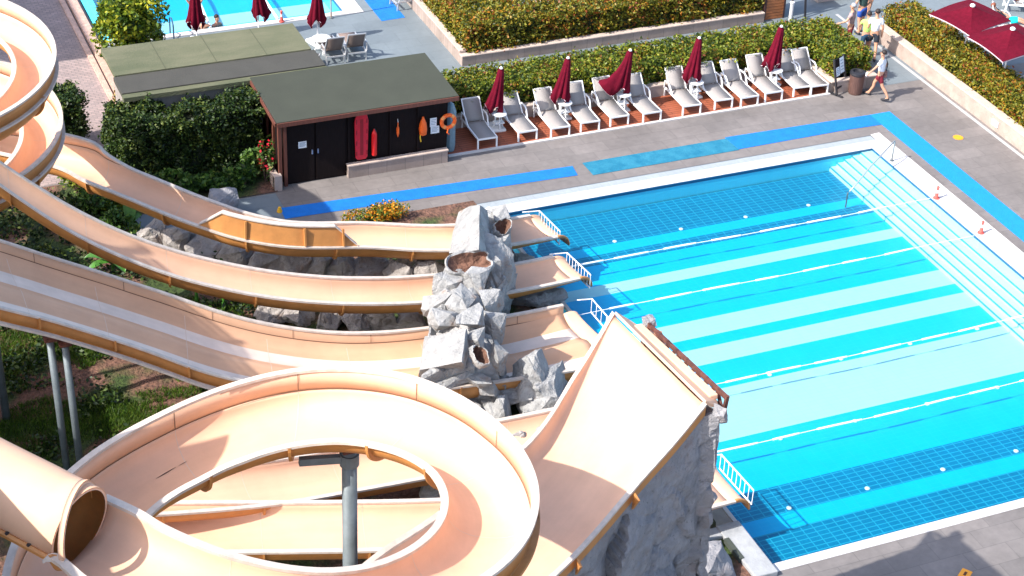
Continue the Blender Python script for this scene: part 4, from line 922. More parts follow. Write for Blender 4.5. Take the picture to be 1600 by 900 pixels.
def box_pts(x0, x1, y0, y1, z0, z1, dens, depth=.16, a=.16, sides='LRFBT'):
    g = random.Random(int(x0*100+y0*10)); out = []
    def put(n, f):
        for _ in range(int(n)):
            x, y, z, nx, ny, nz_ = f(); k = lump(x, y, z, 1.6, a)+g.uniform(-depth, .05) if g.random() < .9 else lump(x, y, z, 1.6, a)+g.uniform(0, .16)
            out.append((x+nx*k, y+ny*k, z+nz_*k))
    U = g.uniform; lx, ly, lz = x1-x0, y1-y0, z1-z0
    if 'T' in sides: put(dens*lx*ly, lambda: (U(x0, x1), U(y0, y1), z1, 0, 0, 1))
    if 'F' in sides: put(dens*lx*lz, lambda: (U(x0, x1), y0, U(z0, z1), 0, -1, 0))
    if 'B' in sides: put(dens*lx*lz*.6, lambda: (U(x0, x1), y1, U(z0, z1), 0, 1, 0))
    if 'L' in sides: put(dens*ly*lz, lambda: (x0, U(y0, y1), U(z0, z1), -1, 0, 0))
    if 'R' in sides: put(dens*ly*lz, lambda: (x1, U(y0, y1), U(z0, z1), 1, 0, 0))
    return out
def hedge(label, boxes, dens, size, M, group=None, cat='hedge', a=.16, name='hedge', seed=3):
    t = thing(name, label, cat, (0, 0, 0), 0, group); P = []; c = MB()
    for x0, x1, y0, y1, z0, z1, sd_ in boxes:
        P += box_pts(x0, x1, y0, y1, z0, z1, dens, .18, a, sd_); i = .17
        c.box((x0+i, y0+i, z0), (x1-i, y1-i, z1-i-.03))
    leaves('foliage', P, size, M, t, .6, seed); c.build('twigs', GREEN_CORE, t); return t
hedge('clipped olive and yellow hedge behind the row of sun loungers', [(19.3, 33.0, 49.25, 50.75, .42, 1.22, 'LFBT'), (33.0, 34.55, 47.75, 50.75, .42, 1.15, 'LRFBT')], 900, .058, LEAF_OLIVE)
hedge('tall olive and orange hedge growing in the stone planter by the upper terrace', [(21.95, 33.5, 53.45, 55.0, .32, 1.35, 'LFBT'), (21.95, 24.2, 55.0, 60.5, .32, 1.35, 'LRFT')], 850, .060, LEAF_GOLD, seed=4)
hedge('golden orange hedge behind the pale stone wall at the right', [(37.05, 38.35, 35.0, 51.0, .40, 1.15, 'LFRT')], 950, .057, LEAF_GOLD, seed=5)
hedge('tall dark green conifer hedge left of the brown shed', [(9.0, 13.3, 48.5, 49.5, 0, 2.15, 'LRFBT'), (8.9, 10.6, 49.2, 50.2, 0, 2.15, 'LFBT')], 1400, .056, LEAF_DARK, a=.34, seed=6)
hedge('small square cut dark hedge beside the brick path', [(7.1, 8.35, 51.0, 52.2, 0, 1.95, 'LRFBT')], 1300, .056, LEAF_DARK, a=.28, seed=7)
def bush(label, c, rx, ry, h, n, size, M, cat='shrub', name='shrub', group=None, seed=1, trunk=True, lumps=.35, zmin=0.0):
    t = thing(name, label, cat, (c[0], c[1], c[2] if len(c) > 2 else 0), 0, group); g = random.Random(seed); P = []
    clump = [(g.uniform(-.62, .62)*rx, g.uniform(-.62, .62)*ry, zmin+g.uniform(.25, .8)*h, g.uniform(.32, .6)) for _ in range(11)]
    while len(P) < n:
        cx, cy, cz, s_ = g.choice(clump); v = Vector((g.gauss(0, 1), g.gauss(0, 1), g.gauss(0, 1))).normalized(); k = g.uniform(.55, 1.08)
        p = (cx+v.x*k*rx*s_, cy+v.y*k*ry*s_, cz+v.z*k*h*.42*s_*1.3)
        if p[2] > .02: P.append(p)
    leaves('foliage', P, size, M, t, .7, seed)
    if trunk:
        m_ = MB()
        for cx, cy, cz, s_ in clump[:7]: m_.tube([(cx*.1, cy*.1, 0), (cx*.5, cy*.5, cz*.5), (cx, cy, cz)], [.035, .022, .010], 6)
        m_.build('stem', mat('bark', (.10, .065, .045), .9, .3, 8), t)
    return t
bush('big round yellow green bush between the brick path and the upper pool', (11.25, 56.9), 1.25, 1.25, 2.6, 9000, .095, LEAF_LIME, 'bush', 'bush', seed=21)
bush('low red and orange plants at the corner of the olive roof', (10.35, 54.1, .1), .4, .6, .4, 700, .06, LEAF_GOLD, 'plant', 'low_plant', seed=22)
sh = [(10.1, 47.75, .55, .75), (10.95, 47.6, .6, .8), (11.75, 47.55, .5, .7), (12.35, 47.5, .5, .85), (12.75, 47.9, .4, 1.05)]
sl_ = ['leftmost leafy green shrub in front of the dark hedge', 'second leafy green shrub from the left in front of the dark hedge', 'middle leafy green shrub in front of the dark hedge', 'leafy shrub right of the middle one in front of the dark hedge', 'taller leafy shrub beside the low wall of the brown shed']
for k, (x, y, r_, h) in enumerate(sh): bush(sl_[k], (x, y), r_, r_*.8, h, 900, .085, LEAF_MID, seed=30+k, group='shrubs before the dark hedge')
bush('climbing plant with red flowers at the left corner of the brown shed', (13.12, 47.6), .25, .25, 1.6, 700, .07, LEAF_RED, 'plant', 'flowering_plant', seed=40)
bush('low bush of orange flowers behind the rearmost slide', tuple(at(590, 345, 0)[:2]), 1.0, .5, .62, 1900, .05, LEAF_FLOWER, 'flower bush', 'flower_bush', seed=41)
gs = [(120, 285, .75, 1.3, LEAF_LIME), (150, 330, .6, 1.0, LEAF_MID), (175, 315, .5, .9, LEAF_LIME), (185, 348, .6, .9, LEAF_MID), (110, 330, .6, .9, LEAF_DARK), (215, 395, .4, .5, LEAF_DARK), (60, 400, .7, .6, LEAF_DARK), (175, 262, .5, .8, LEAF_MID)]
gl_ = ['feathery yellow green shrub between the spiral slide chute and the narrow slide', 'mid green shrub below the feathery yellow green one', 'light green shrub under the rim of the rearmost slide', 'leafy shrub beside the single upright banana leaf', 'dark green shrub close to the narrow slide', 'small dark shrub behind the lower banana plant', 'dark low shrub in the shade at the left under the narrow slide', 'thin shrub between rearmost slide and dark hedge']
for k, (x, y, r_, h, M) in enumerate(gs): bush(gl_[k], tuple(at(x, y+18, 0)[:2]), r_, r_, h, 1100, .07, M, seed=50+k, group='shrubs under the slides')
P = []
while len(P) < 15000:
    x, y = random.uniform(.5, 11), random.uniform(36.0, 48.8)
    if fbm(x*.6, y*.6, 9) < (-.12 if y > 39 else .12) or (x > 8 and y > 44.3): continue
    P.append((x, y, .08+abs(random.gauss(0, .16))*(1.1+fbm(x, y, 2))))
o = leaves('ground_cover', P, .075, LEAF_DARK, None, .6, 77); tag(o, 'dark leafy ground cover between the slides', 'ground cover', kind='stuff')
def banana(label, x, y, lv, seed):
    t = thing('banana_plant', label, 'plant', (x, y, 0)); g = random.Random(seed)
    m_ = MB(); m_.tube([(0, 0, 0), (0, 0, .5)], [.06, .045], 8); m_.build('stem', BANANA, t)
    for a, ln, up, wd in lv:
        V = []; n_ = 9
        for i in range(n_+1):
            s_ = i/n_; r_ = ln*s_*(1-.25*s_); z = .45+up*s_*1.2-ln*.55*s_*s_; w_ = wd*math.sin(PI*min(1, .06+s_*.94))**.6
            c, s = math.cos(a), math.sin(a)
            V += [(r_*c-s*w_, r_*s+c*w_, z+.05), (r_*c, r_*s, z-.02), (r_*c+s*w_, r_*s-c*w_, z+.05)]
        Fc = []
        for i in range(n_): Fc += [(3*i, 3*i+1, 3*i+4, 3*i+3), (3*i+1, 3*i+2, 3*i+5, 3*i+4)]
        mesh('leaf', V, Fc, BANANA, t, True)
q = at(205, 372, 0); banana('banana plant with one broad upright leaf between the slides', q[0], q[1], [(1.2, .5, 1.1, .20), (2.8, .6, .5, .14), (.2, .5, .4, .12)], 1)
q = at(178, 432, 0); banana('spreading banana plant between the narrow slide and the lane slide', q[0], q[1], [(2.6, 1.1, .5, .15), (3.3, 1.0, .35, .13), (-.3, .9, .4, .14), (-1.2, .8, .3, .12), (.6, .8, .6, .13)], 2)
q = at(308, 478, 0); banana('small banana shoot poking up behind the lane slide', q[0], q[1], [(1.8, .4, .7, .12), (-.2, .55, .3, .10)], 3)
q = at(350, 488, 0); banana('tiny banana shoot beside the brown rock row', q[0], q[1], [(1.4, .3, .5, .10), (2.6, .3, .3, .08)], 4)

# ================================================================== WALLS AND SHEDS
t = thing('planter_wall', 'low stone planter wall behind the sun loungers', 'planter')
m_ = MB(); m_.box((19.0, 49.0, 0), (32.8, 49.2, .42)); m_.box((32.8, 47.50, 0), (33.0, 49.2, .42)); m_.box((33.0, 47.37, 0), (34.55, 47.57, .42)); m_.box((34.4, 47.57, 0), (34.6, 50.8, .42)); m_.box((19.0, 50.65, 0), (34.4, 50.8, .42)); m_.build('wall', PLANT_FACE, t)
m_ = MB(); m_.box((19.0, 48.985, .421), (32.785, 49.22, .465)); m_.box((32.785, 47.36, .421), (33.02, 49.22, .465)); m_.box((33.02, 47.36, .421), (34.62, 47.58, .465)); m_.box((34.385, 47.58, .421), (34.62, 50.82, .465)); m_.build('coping', PLANT_ST, t, bevel=.01)
t = thing('planter_wall', 'stone planter wall of the tall hedge on the upper terrace', 'planter')
m_ = MB(); m_.box((21.7, 53.2, 0), (33.5, 53.42, .34)); m_.box((21.7, 53.42, 0), (21.9, 61, .44)); m_.build('wall', PLANT_FACE, t)
m_ = MB(); m_.box((21.68, 53.18, .341), (33.5, 53.44, .39)); m_.box((21.68, 53.44, .441), (21.93, 61, .49)); m_.build('coping', PLANT_ST, t, bevel=.01)
t = thing('garden_wall', 'long pale stone wall below the golden hedge at the right', 'wall')
m_ = MB(); m_.box((36.65, 34, 0), (36.93, 51.2, .52)); m_.build('wall', mat('pale_wall_stone', (.37, .285, .24), .8, .16, 2.5, .25, 25), t)
m_ = MB(); m_.box((36.63, 34, .522), (36.97, 51.22, .58)); m_.build('coping', PLANT_ST, t, bevel=.012)
wl_ = at(1560, 191, .3); m_ = MB(); m_.box((36.60, wl_[1]-.17, .18), (36.648, wl_[1]+.17, .38)); m_.build('wall_lamp', WHITE_PL, t, bevel=.01)
t = thing('stone_bench', 'pale stone block at the top edge of the photo by the walkers', 'bench', (36.6, 54.2, 0))
m_ = MB(); m_.box((-.3, -.1, 0), (2.0, .4, .40)); m_.build('block', PLANT_ST, t, bevel=.02); m_ = MB(); m_.box((-.34, -.14, .402), (2.04, .44, .46)); m_.build('seat', PLANT_ST, t, bevel=.015)
# shed with the rescue gear
t = thing('pool_shed', 'dark brown wooden shed with a grey green flat roof and rescue gear on its front', 'shed')
m_ = MB(); m_.box((13.62, 47.30, 0), (18.85, 49.5, 2.2)); m_.build('wall', DARK_WOOD, t)
V = [(13.33, 46.98, 2.22), (19.08, 46.98, 2.22), (18.98, 49.68, 2.44), (13.30, 49.68, 2.44)]
V += [(x, y, z+.09) for x, y, z in V]
m_ = MB(); m_.add(V, [(3, 2, 1, 0), (4, 5, 6, 7), (0, 1, 5, 4), (1, 2, 6, 5), (2, 3, 7, 6), (3, 0, 4, 7)]); o = m_.build('roof', ROOF_G, t)
m_ = MB(); m_.bar((13.33, 46.955, 2.225), (19.08, 46.955, 2.225), .04, .13); m_.build('fascia', RED_WOOD, o); m_ = MB(); m_.bar((13.29, 46.98, 2.24), (13.28, 49.68, 2.44), .04, .12); m_.build('fascia', RED_WOOD, o)
for i, x in enumerate((13.60, 14.58)):
    m_ = MB(); m_.box((x+.03, 47.255, .04), (x+.95, 47.298, 2.05)); o = m_.build('door', DARK_WOOD, t, bevel=.008)
    m_ = MB(); m_.box((x+(.86 if i == 0 else .06), 47.22, .95), (x+(.90 if i == 0 else .10), 47.253, 1.10)); m_.build('handle', STEEL, o)
for x in (15.62, 16.95, 17.85):
    m_ = MB(); m_.box((x, 47.245, .45), (x+.06, 47.298, 2.18)); m_.build('batten', DARK_WOOD, t)
for x in (13.42, 13.58):
    m_ = MB(); m_.box((x, 47.18, .0), (x+.10, 47.29, 2.2)); m_.build('corner_post', RED_WOOD, t)
for y in (47.6, 48.2, 48.9): m_ = MB(); m_.box((13.55, y, 0), (13.615, y+.12, 2.2)); m_.build('side_batten', RED_WOOD, t)
m_ = MB(); m_.box((15.56, 47.06, 0), (18.80, 47.24, .40)); o = m_.build('plinth', PLANT_FACE, t)
m_ = MB(); m_.box((15.54, 47.04, .402), (18.82, 47.242, .44)); m_.build('ledge', PLANT_ST, o)
m_ = MB(); m_.box((13.22, 47.05, 0), (13.40, 49.0, .45)); m_.box((13.22, 47.0, 0), (13.45, 47.18, .5)); m_.build('side_plinth', PLANT_ST, t)
# rescue gear
def shed_xy(px, py):     # point on the shed front
    d = Fw+Rt*((px-800)/F_PX)-Up*((py-450)/F_PX); s = 47.24/d[1]; q = np.array([0, 0, CAM_H])+d*s; return q
a, b_ = shed_xy(564, 177), shed_xy(563, 247); cx, zz0, zz1 = (a[0]+b_[0])/2, b_[2], a[2]
t = thing('spine_board', 'long red rescue board hanging on the shed front', 'rescue board', (cx, 47.17, zz0))
Hh = zz1-zz0; ol = [(-.13, 0), (.13, 0), (.19, .08), (.21, Hh*.5), (.22, Hh*.85), (.17, Hh), (-.17, Hh), (-.22, Hh*.85), (-.21, Hh*.5), (-.19, .08)]
m_ = MB(); V = [(x, -.03, z) for x, z in ol]+[(x, .03, z) for x, z in ol]; k = len(ol); m_.add(V, [tuple(range(k)), tuple(range(2*k-1, k-1, -1))]+[(i, i+k, (i+1) % k+k, (i+1) % k) for i in range(k)]); m_.build('board', RED_PL, t, bevel=.015)
for s in (-1, 1):
    for f_ in (.15, .38, .62, .85):
        m_ = MB(); m_.box((s*.165-.02, -.036, Hh*f_-.07), (s*.165+.02, -.028, Hh*f_+.07)); m_.build('grip_slot', RED_D, t)
m_ = MB(); m_.box((-.05, -.036, Hh*.1), (.05, -.029, Hh*.9)); m_.build('centre_rib', RED_D, t)
a, b_ = shed_xy(583, 199), shed_xy(582, 240)
t = thing('fire_extinguisher', 'bright red cylinder standing on the shed ledge beside the red rescue board', 'extinguisher', (a[0], 47.14, b_[2]))
hh = a[2]-b_[2]; m_ = MB(); m_.lathe([(.07, 0), (.085, .02), (.085, hh*.8), (.06, hh*.9), (.025, hh*.94), (.025, hh)], (0, 0, 0), 14); m_.build('cylinder', mat('signal_red', (.75, .01, .012), .35), t, True)
m_ = MB(); m_.tube([(0, 0, hh), (0, -.05, hh+.03), (.06, -.06, hh-.1)], .014, 6); m_.build('hose', BLACK_M, t)
a, b_ = shed_xy(621, 190), shed_xy(620, 213)
t = thing('rescue_whistle_float', 'small thin orange float hanging on the shed front left of the big orange buoy', 'rescue float', (a[0], 47.19, b_[2]))
hh = a[2]-b_[2]; m_ = MB(); m_.lathe([(.012, 0), (.045, hh*.25), (.045, hh*.6), (.015, hh*.75), (.015, hh)], (0, 0, 0), 10); m_.build('float', ORANGE_PL, t, True); m_ = MB(); m_.tube([(0, 0, hh), (0, .03, hh+.1)], .01, 6); m_.build('cord', WHITE_PL, t)
a, b_ = shed_xy(660, 181), shed_xy(658, 210)
t = thing('rescue_buoy', 'orange torpedo rescue buoy with yellow cord hanging on the shed front', 'rescue buoy', (a[0], 47.17, b_[2]))
hh = a[2]-b_[2]; m_ = MB(); m_.lathe([(.05, 0), (.115, .05), (.13, hh*.35), (.11, hh*.65), (.05, hh*.88), (.03, hh)], (0, 0, 0), 12); m_.build('body', ORANGE_PL, t, True)
m_ = MB(); m_.tube([(-.08, -.02, .15), (-.10, -.03, -.05), (-.07, -.02, -.20)], .02, 6); m_.build('cord', mat('yellow_cord', (.75, .45, .02), .7), t)
c = shed_xy(698, 187)
t = thing('life_ring', 'orange life ring hanging at the right end of the shed front', 'life ring', (c[0], 47.12, c[2]))
m_ = MB(); V = []; n1, n2 = 28, 10
for i in range(n1):
    for j in range(n2): A_, B_ = 2*PI*i/n1, 2*PI*j/n2; r_ = .215+.062*math.cos(B_); V.append((r_*math.cos(A_), .062*math.sin(B_), r_*math.sin(A_)))
Fc = [(i*n2+j, i*n2+(j+1) % n2, ((i+1) % n1)*n2+(j+1) % n2, ((i+1) % n1)*n2+j) for i in range(n1) for j in range(n2)]
m_.add(V, Fc); m_.m = [1 if (i // n2) in (3, 4, 10, 11, 17, 18, 24, 25) else 0 for i in range(n1*n2)]; m_.build('ring', [ORANGE_PL, mat('pale_orange', (.85, .30, .08), .5)], t, True)
m_ = MB(); m_.tube([(-.02, -.06, -.2), (-.05, -.07, -.35), (.02, -.06, -.42)], .02, 6); m_.build('rope', ORANGE_PL, t)
def notice(label, px0, py0, px1, py1):
    a, b_ = shed_xy(px0, py0), shed_xy(px1, py1); t = thing('notice', label, 'notice', ((a[0]+b_[0])/2, 47.235, (a[2]+b_[2])/2)); w_, h_ = abs(b_[0]-a[0])/2, abs(a[2]-b_[2])/2
    m_ = MB(); m_.box((-w_, -.006, -h_), (w_, .006, h_)); m_.build('sheet', PAPER, t)
    for k in range(4): m_ = MB(); m_.box((-w_*.75, -.009, h_*(.6-.35*k)-.008), (w_*(.75-.2*(k % 2)), -.0065, h_*(.6-.35*k)+.008)); m_.build('text_line', INK, t)
notice('white notice pinned to the left door of the shed', 466, 222, 479, 230); notice('upper white notice beside the life ring', 672, 185, 682, 197); notice('lower white notice beside the life ring', 673, 198, 686, 207)
c = at(706, 205, .0)
t = thing('folded_canopy', 'blue grey wrapped canopy leaning at the right end of the shed', 'canopy', (19.12, 47.75, .03))
m_ = MB(); m_.lathe([(.16, 0), (.19, .2), (.18, .9), (.20, 1.35), (.12, 1.6), (.03, 1.68)], (0, 0, 0), 10); m_.build('cover', BLUE_ST, t); m_ = MB(); m_.tube([(0, 0, 0), (0, 0, 1.75)], .02, 6); m_.build('pole', STEEL, t)
# flat roofed store behind
t = thing('pool_store', 'low store building with a patched olive roof behind the brown shed', 'building')
m_ = MB(); m_.box((9.75, 49.75, 0), (15.45, 52.7, 2.42)); m_.build('wall', mat('store_wall', (.30, .27, .25), .85, .1, 3), t)
m_ = MB(); m_.box((9.45, 50.95, 2.44), (15.65, 52.95, 2.58)); o = m_.build('roof', ROOF_O, t, bevel=.01)
for x in (11.0, 12.6, 14.2): m_ = MB(); m_.box((x, 50.96, 2.581), (x+.03, 52.94, 2.586)); m_.build('felt_joint', mat('olive_joint', (.075, .08, .045), .9), o)
m_ = MB(); m_.box((9.40, 49.80, 2.40), (15.75, 50.945, 2.54)); m_.build('roof', ROOF_D, t, bevel=.01)
m_ = MB(); m_.box((9.40, 49.55, 2.36), (15.78, 49.795, 2.50)); m_.build('eaves_board', ROOF_O, t)

# ================================================================== LOUNGERS, PARASOLS, TABLES
def make_lounger(name='sun_lounger', fabric=SLING, frame=WHITE, ang=50, group='white sun loungers on the timber deck', blen=.76):
    t = thing(name, '', 'sun lounger', (0, 0, 0), 0, group); W2 = .315; sh_ = .33; L1 = 1.13      # head towards +Y
    ca, sa = math.cos(R(ang)), math.sin(R(ang))
    m_ = MB()
    for s in (-1, 1): m_.bar((s*W2, 0, sh_), (s*W2, L1+.42, sh_-.02), .04, .055)
    m_.bar((-W2-.02, 0, sh_), (W2+.02, 0, sh_), .04, .055); m_.bar((-W2, L1+.40, sh_-.03), (W2, L1+.40, sh_-.03), .04, .05); m_.build('frame', frame, t)
    for s in (-1, 1):
        for y in (.02, L1+.33):
            m_ = MB(); m_.bar((s*W2, y, sh_), (s*W2, y-.02 if y < .5 else y+.04, 0), .045, .05); m_.build('leg', frame, t)
        m_ = MB(); m_.tube([(s*(W2+.04), L1+.33, sh_), (s*(W2+.05), L1+.28, .60), (s*(W2+.05), L1-.02, .62), (s*(W2+.05), L1-.12, .56), (s*(W2+.02), L1-.30, sh_)], .026, 6); m_.build('armrest', frame, t)
    m_ = MB(); n_ = 8
    V = [(s*(W2-.015), L1*i/n_, sh_+.03-.025*math.sin(PI*i/n_)) for i in range(n_+1) for s in (-1, 1)]
    m_.add(V, [(2*i, 2*i+1, 2*i+3, 2*i+2) for i in range(n_)]); o = m_.build('seat', fabric, t, True); q = o.modifiers.new('s', 'SOLIDIFY'); q.thickness = .018
    m_ = MB(); V = [(s*(W2-.02), L1+.03+blen*i/n_*ca, sh_+.035+blen*i/n_*sa+.02*math.sin(PI*i/n_)) for i in range(n_+1) for s in (-1, 1)]
    m_.add(V, [(2*i, 2*i+1, 2*i+3, 2*i+2) for i in range(n_)]); o = m_.build('backrest', fabric, t, True); q = o.modifiers.new('s', 'SOLIDIFY'); q.thickness = .018
    m_ = MB(); e = (L1+.03+blen*ca, sh_+.035+blen*sa)
    for s in (-1, 1): m_.bar((s*(W2-.015), L1+.02, sh_+.03), (s*(W2-.015), e[0], e[1]), .035, .035)
    m_.bar((-W2, e[0], e[1]), (W2, e[0], e[1]), .035, .035); m_.build('backrest_frame', frame, o)
    return t
lx = [19.98, 21.38, 22.48, 23.55, 24.62, 25.76, 27.24, 28.45, 29.38, 30.33, 31.45, 32.07]
lx = [x+.33 for x in lx]
ordn = ['first', 'second', 'third', 'fourth', 'fifth', 'sixth', 'seventh', 'eighth', 'ninth', 'tenth', 'eleventh', 'last']
l0 = make_lounger(); l1_ = make_lounger(ang=45); l2_ = make_lounger(ang=54)
for i, x in enumerate(lx):
    o = {0: l0, 1: l1_, 3: l2_}.get(i) or copy_tree((l0, l1_, l2_, l0, l1_)[(i*3) % 5])
    o.location = (x, 47.50+.05*math.sin(i*2.1), .03); o.rotation_euler = (0, 0, R(-1.5+1.6*math.sin(i*1.7)))
    ex_ = {0: 'in the shed shade', 11: 'against the planter corner', 5: 'left of the gap', 6: 'right of the gap'}
    o['label'] = '%s white sun lounger from the shed on the timber deck%s' % (ordn[i], ', '+ex_[i] if i in ex_ else '')
def make_parasol(sd=0.0, flap=0.0):
    t = thing('closed_parasol', '', 'parasol', (0, 0, 0), 0, 'closed burgundy parasols')
    m_ = MB(); m_.box((-.30, -.30, 0), (.30, .30, .12)); m_.build('base', WHITE_PL, t, bevel=.05)
    m_ = MB(); m_.tube([(0, 0, .12), (0, 0, 2.32)], .024, 8); m_.build('pole', WHITE, t)
    V = []; n_ = 40; lev = [(2.30, .045), (2.24, .085), (2.05, .105), (1.75, .13), (1.4, .16), (1.05, .20), (.80, .24)]
    for z, r_ in lev:
        d_ = (2.3-z)/1.5
        for j in range(n_):
            a = 2*PI*j/n_; f = 1+.34*d_*math.cos(8*a+sd*.3)+(.10+.05*sd)*d_*math.cos(3*a+z+sd*2)+flap*d_*d_*max(0, math.cos(a-PI))**6*2.6; zz = z+(.16*math.cos(4*a+.5+sd)+.07*math.cos(8*a) if z < .9 else 0)+flap*.25*max(0, math.cos(a-PI))**6*d_
            V.append((r_*f*math.cos(a)-.10*d_*d_, r_*f*math.sin(a), zz))
    k = len(lev); Fc = [(i*n_+j, i*n_+(j+1) % n_, (i+1)*n_+(j+1) % n_, (i+1)*n_+j) for i in range(k-1) for j in range(n_)]+[tuple(range(n_))]
    o = mesh('canopy', V, Fc, BURG, t, True); q = o.modifiers.new('s', 'SOLIDIFY'); q.thickness = .012
    V2 = []
    for j in range(n_+1):
        a, b_ = Vector(V[(k-1)*n_+j % n_]), Vector(V[(k-2)*n_+j % n_]); e = (b_-a).normalized(); ou = Vector((a.x, a.y, 0)).normalized()*.012; V2 += [a+ou, a+ou+e*.025]
    mesh('hem', V2, [(2*j, 2*j+1, 2*j+3, 2*j+2) for j in range(n_)], BURG_L, o)
    m_ = MB(); m_.lathe([(.05, 0), (.055, .03), (.03, .07), (.005, .08)], (0, 0, 2.29), 10); m_.build('finial', WHITE_PL, t)
    return t
px_ = [(21.0, 48.62), (23.32, 48.66), (25.42, 48.62), (28.12, 48.66), (31.12, 48.62)]
pl = ['closed burgundy parasol nearest to the shed', 'closed burgundy parasol, second from the shed', 'closed burgundy parasol with a corner flapping out, third from the shed', 'closed burgundy parasol, fourth from the shed', 'closed burgundy parasol at the right end of the lounger row']
pr0 = make_parasol(); pr1 = make_parasol(1.3); pr2 = make_parasol(.6, .8)
for i, (x, y) in enumerate(px_):
    o = {0: pr0, 1: pr1, 2: pr2}.get(i) or copy_tree((pr1, pr0)[i-3]); o.location = (x, y, .03); o.rotation_euler = (R([1, 2, 3, 1, 2][i]), R([4, 4, 6, 3, 5][i]), R([0, 70, 20, 140, 200][i])*0+R([0, 9, 4, 12, 20][i])); o['label'] = pl[i]
    o.scale = (1.05, 1.05, .93)
bp_ = [(13.64, 57.75, 'closed burgundy parasol at the upper pool, left of three behind the olive roof'), (15.8, 57.6, 'closed burgundy parasol at the upper pool, middle of three behind the olive roof'), (17.6, 56.5, 'closed burgundy parasol on a white base beside the two brown chairs'), (26.3, 56.9, 'closed burgundy parasol behind the tall orange hedge'), (29.0, 57.6, 'closed burgundy parasol at the top edge behind the tall hedge')]
for x, y, l in bp_:
    o = copy_tree((pr0, pr1)[int(x) % 2]); o.location = (x, y, 0); o.rotation_euler = (0, 0, x); o['label'] = l; o.scale = (1.1, 1.1, .98)
def make_table():
    t = thing('side_table', '', 'table', (0, 0, 0), 0, 'white side tables under the parasols')
    m_ = MB(); m_.lathe([(.02, .50), (.23, .50), (.245, .515), (.245, .535), (.22, .545), (.02, .545)], (0, 0, 0), 20); m_.build('tabletop', WHITE_PL, t)
    for k in range(3): a = 2*PI*k/3+.4; m_ = MB(); m_.tube([(.05*math.cos(a), .05*math.sin(a), .5), (.2*math.cos(a), .2*math.sin(a), 0)], .016, 6); m_.build('leg', WHITE_PL, t)
    m_ = MB(); m_.box((-.16, -.12, .20), (.16, .12, .23)); m_.build('shelf', WHITE_PL, t)
    return t
t0 = make_table()
for i, (x, y) in enumerate(px_):
    o = t0 if i == 0 else copy_tree(t0); o.location = (x+.06, y-.22, .15); o['label'] = 'round white side table at the foot of the %s parasol from the shed' % ordn[i] if i < 4 else 'round white side table at the foot of the rightmost deck parasol'
o = copy_tree(t0); o.location = (17.5, 55.75, 0); o['label'] = 'white round table between the parasol and the two brown chairs'; o.scale = (1.3, 1.3, 1)
# brown chairs on the upper terrace
c0_ = make_lounger('sun_lounger', SLING_D, mat('silver_frame', (.6, .6, .6), .35, metal=.5), 60, 'brown loungers on the upper terrace', .72)
c0_.location = (18.55, 54.95, 0); c0_.rotation_euler = (0, 0, R(176)); c0_['label'] = 'brown lounger seen from behind on the upper terrace, right one of the pair'
for x, y, rz, l in ((17.75, 54.85, 178, 'brown lounger seen from behind on the upper terrace, left one of the pair'), (22.6, 58.6, 95, 'brown lounger at the top edge beside the tall hedge')):
    o = copy_tree(c0_); o.location = (x, y+.0, 0); o.rotation_euler = (0, 0, R(rz)); o['label'] = l
c0_.location = (18.55, 56.0+.25, 0)
for o in list(COL.objects):
    if o.get('label', '').startswith('brown lounger seen from behind on the upper terrace, left'): o.location = (17.72, 56.2, 0)
# open parasols at the right
def open_parasol(label, c, corners, zt, zc):
    t = thing('open_parasol', label, 'parasol', (c[0], c[1], 0), 0, 'open burgundy parasols'); V = []; n_ = 8
    cs_ = [np.array([p[0]-c[0], p[1]-c[1], zc]) for p in corners]; ap = np.array([0, 0, zt]); Fc = []
    for k in range(4):
        a, b_ = cs_[k], cs_[(k+1) % 4]; k0 = len(V)
        for i in range(n_+1):
            for j in range(n_+1):
                s_ = i/n_; e = a+(b_-a)*(j/n_); p = ap+(e-ap)*s_; p[2] -= .12*math.sin(PI*s_)*.6; p[2] += .10*s_*math.sin(PI*j/n_)*.6; V.append(p)
        for i in range(n_):
            for j in range(n_): q = k0+i*(n_+1)+j; Fc.append((q, q+1, q+n_+2, q+n_+1))
    o = mesh('canopy', V, Fc, BURG, t, False); q = o.modifiers.new('s', 'SOLIDIFY'); q.thickness = .012
    W_ = []
    for k in range(4):
        k0 = k*(n_+1)**2+n_*(n_+1)
        for j in range(n_+1): p = np.array(V[k0+j]); W_ += [p*np.array([1.004, 1.004, 1]), p*np.array([1.004, 1.004, 1])-np.array([0, 0, .035])]
    mesh('hem', W_, [(2*j, 2*j+1, 2*j+3, 2*j+2) for k in range(4) for j in range(k*(n_+1), k*(n_+1)+n_)], BURG_L, o)
    m_ = MB(); m_.tube([(0, 0, 0), (0, 0, zt)], .03, 8); m_.build('pole', WHITE, t)
    m_ = MB(); m_.lathe([(.09, -.02), (.09, .03), (.05, .06), (.01, .07)], (0, 0, zt), 12); m_.build('finial', WHITE_PL, t)
    m_ = MB(); m_.box((-.35, -.35, 0), (.35, .35, .10)); m_.build('base', WHITE_PL, t, bevel=.03)
    for cc_ in cs_: m_ = MB(); m_.tube([ap-np.array([0, 0, .22]), cc_*np.array([.97, .97, 1])-np.array([0, 0, .10])], .012, 5); m_.build('rib', WHITE, t)
open_parasol('open burgundy parasol further back above the golden hedge', (38.05, 47.38), [(36.84, 48.07), (37.18, 46.09), (39.26, 46.71), (38.92, 48.69)], 2.55, 2.1)
open_parasol('open burgundy parasol nearer the right edge of the photo', (38.25, 45.35), [(37.04, 46.10), (37.05, 44.08), (39.35, 44.4), (39.3, 46.5)], 2.55, 2.1)

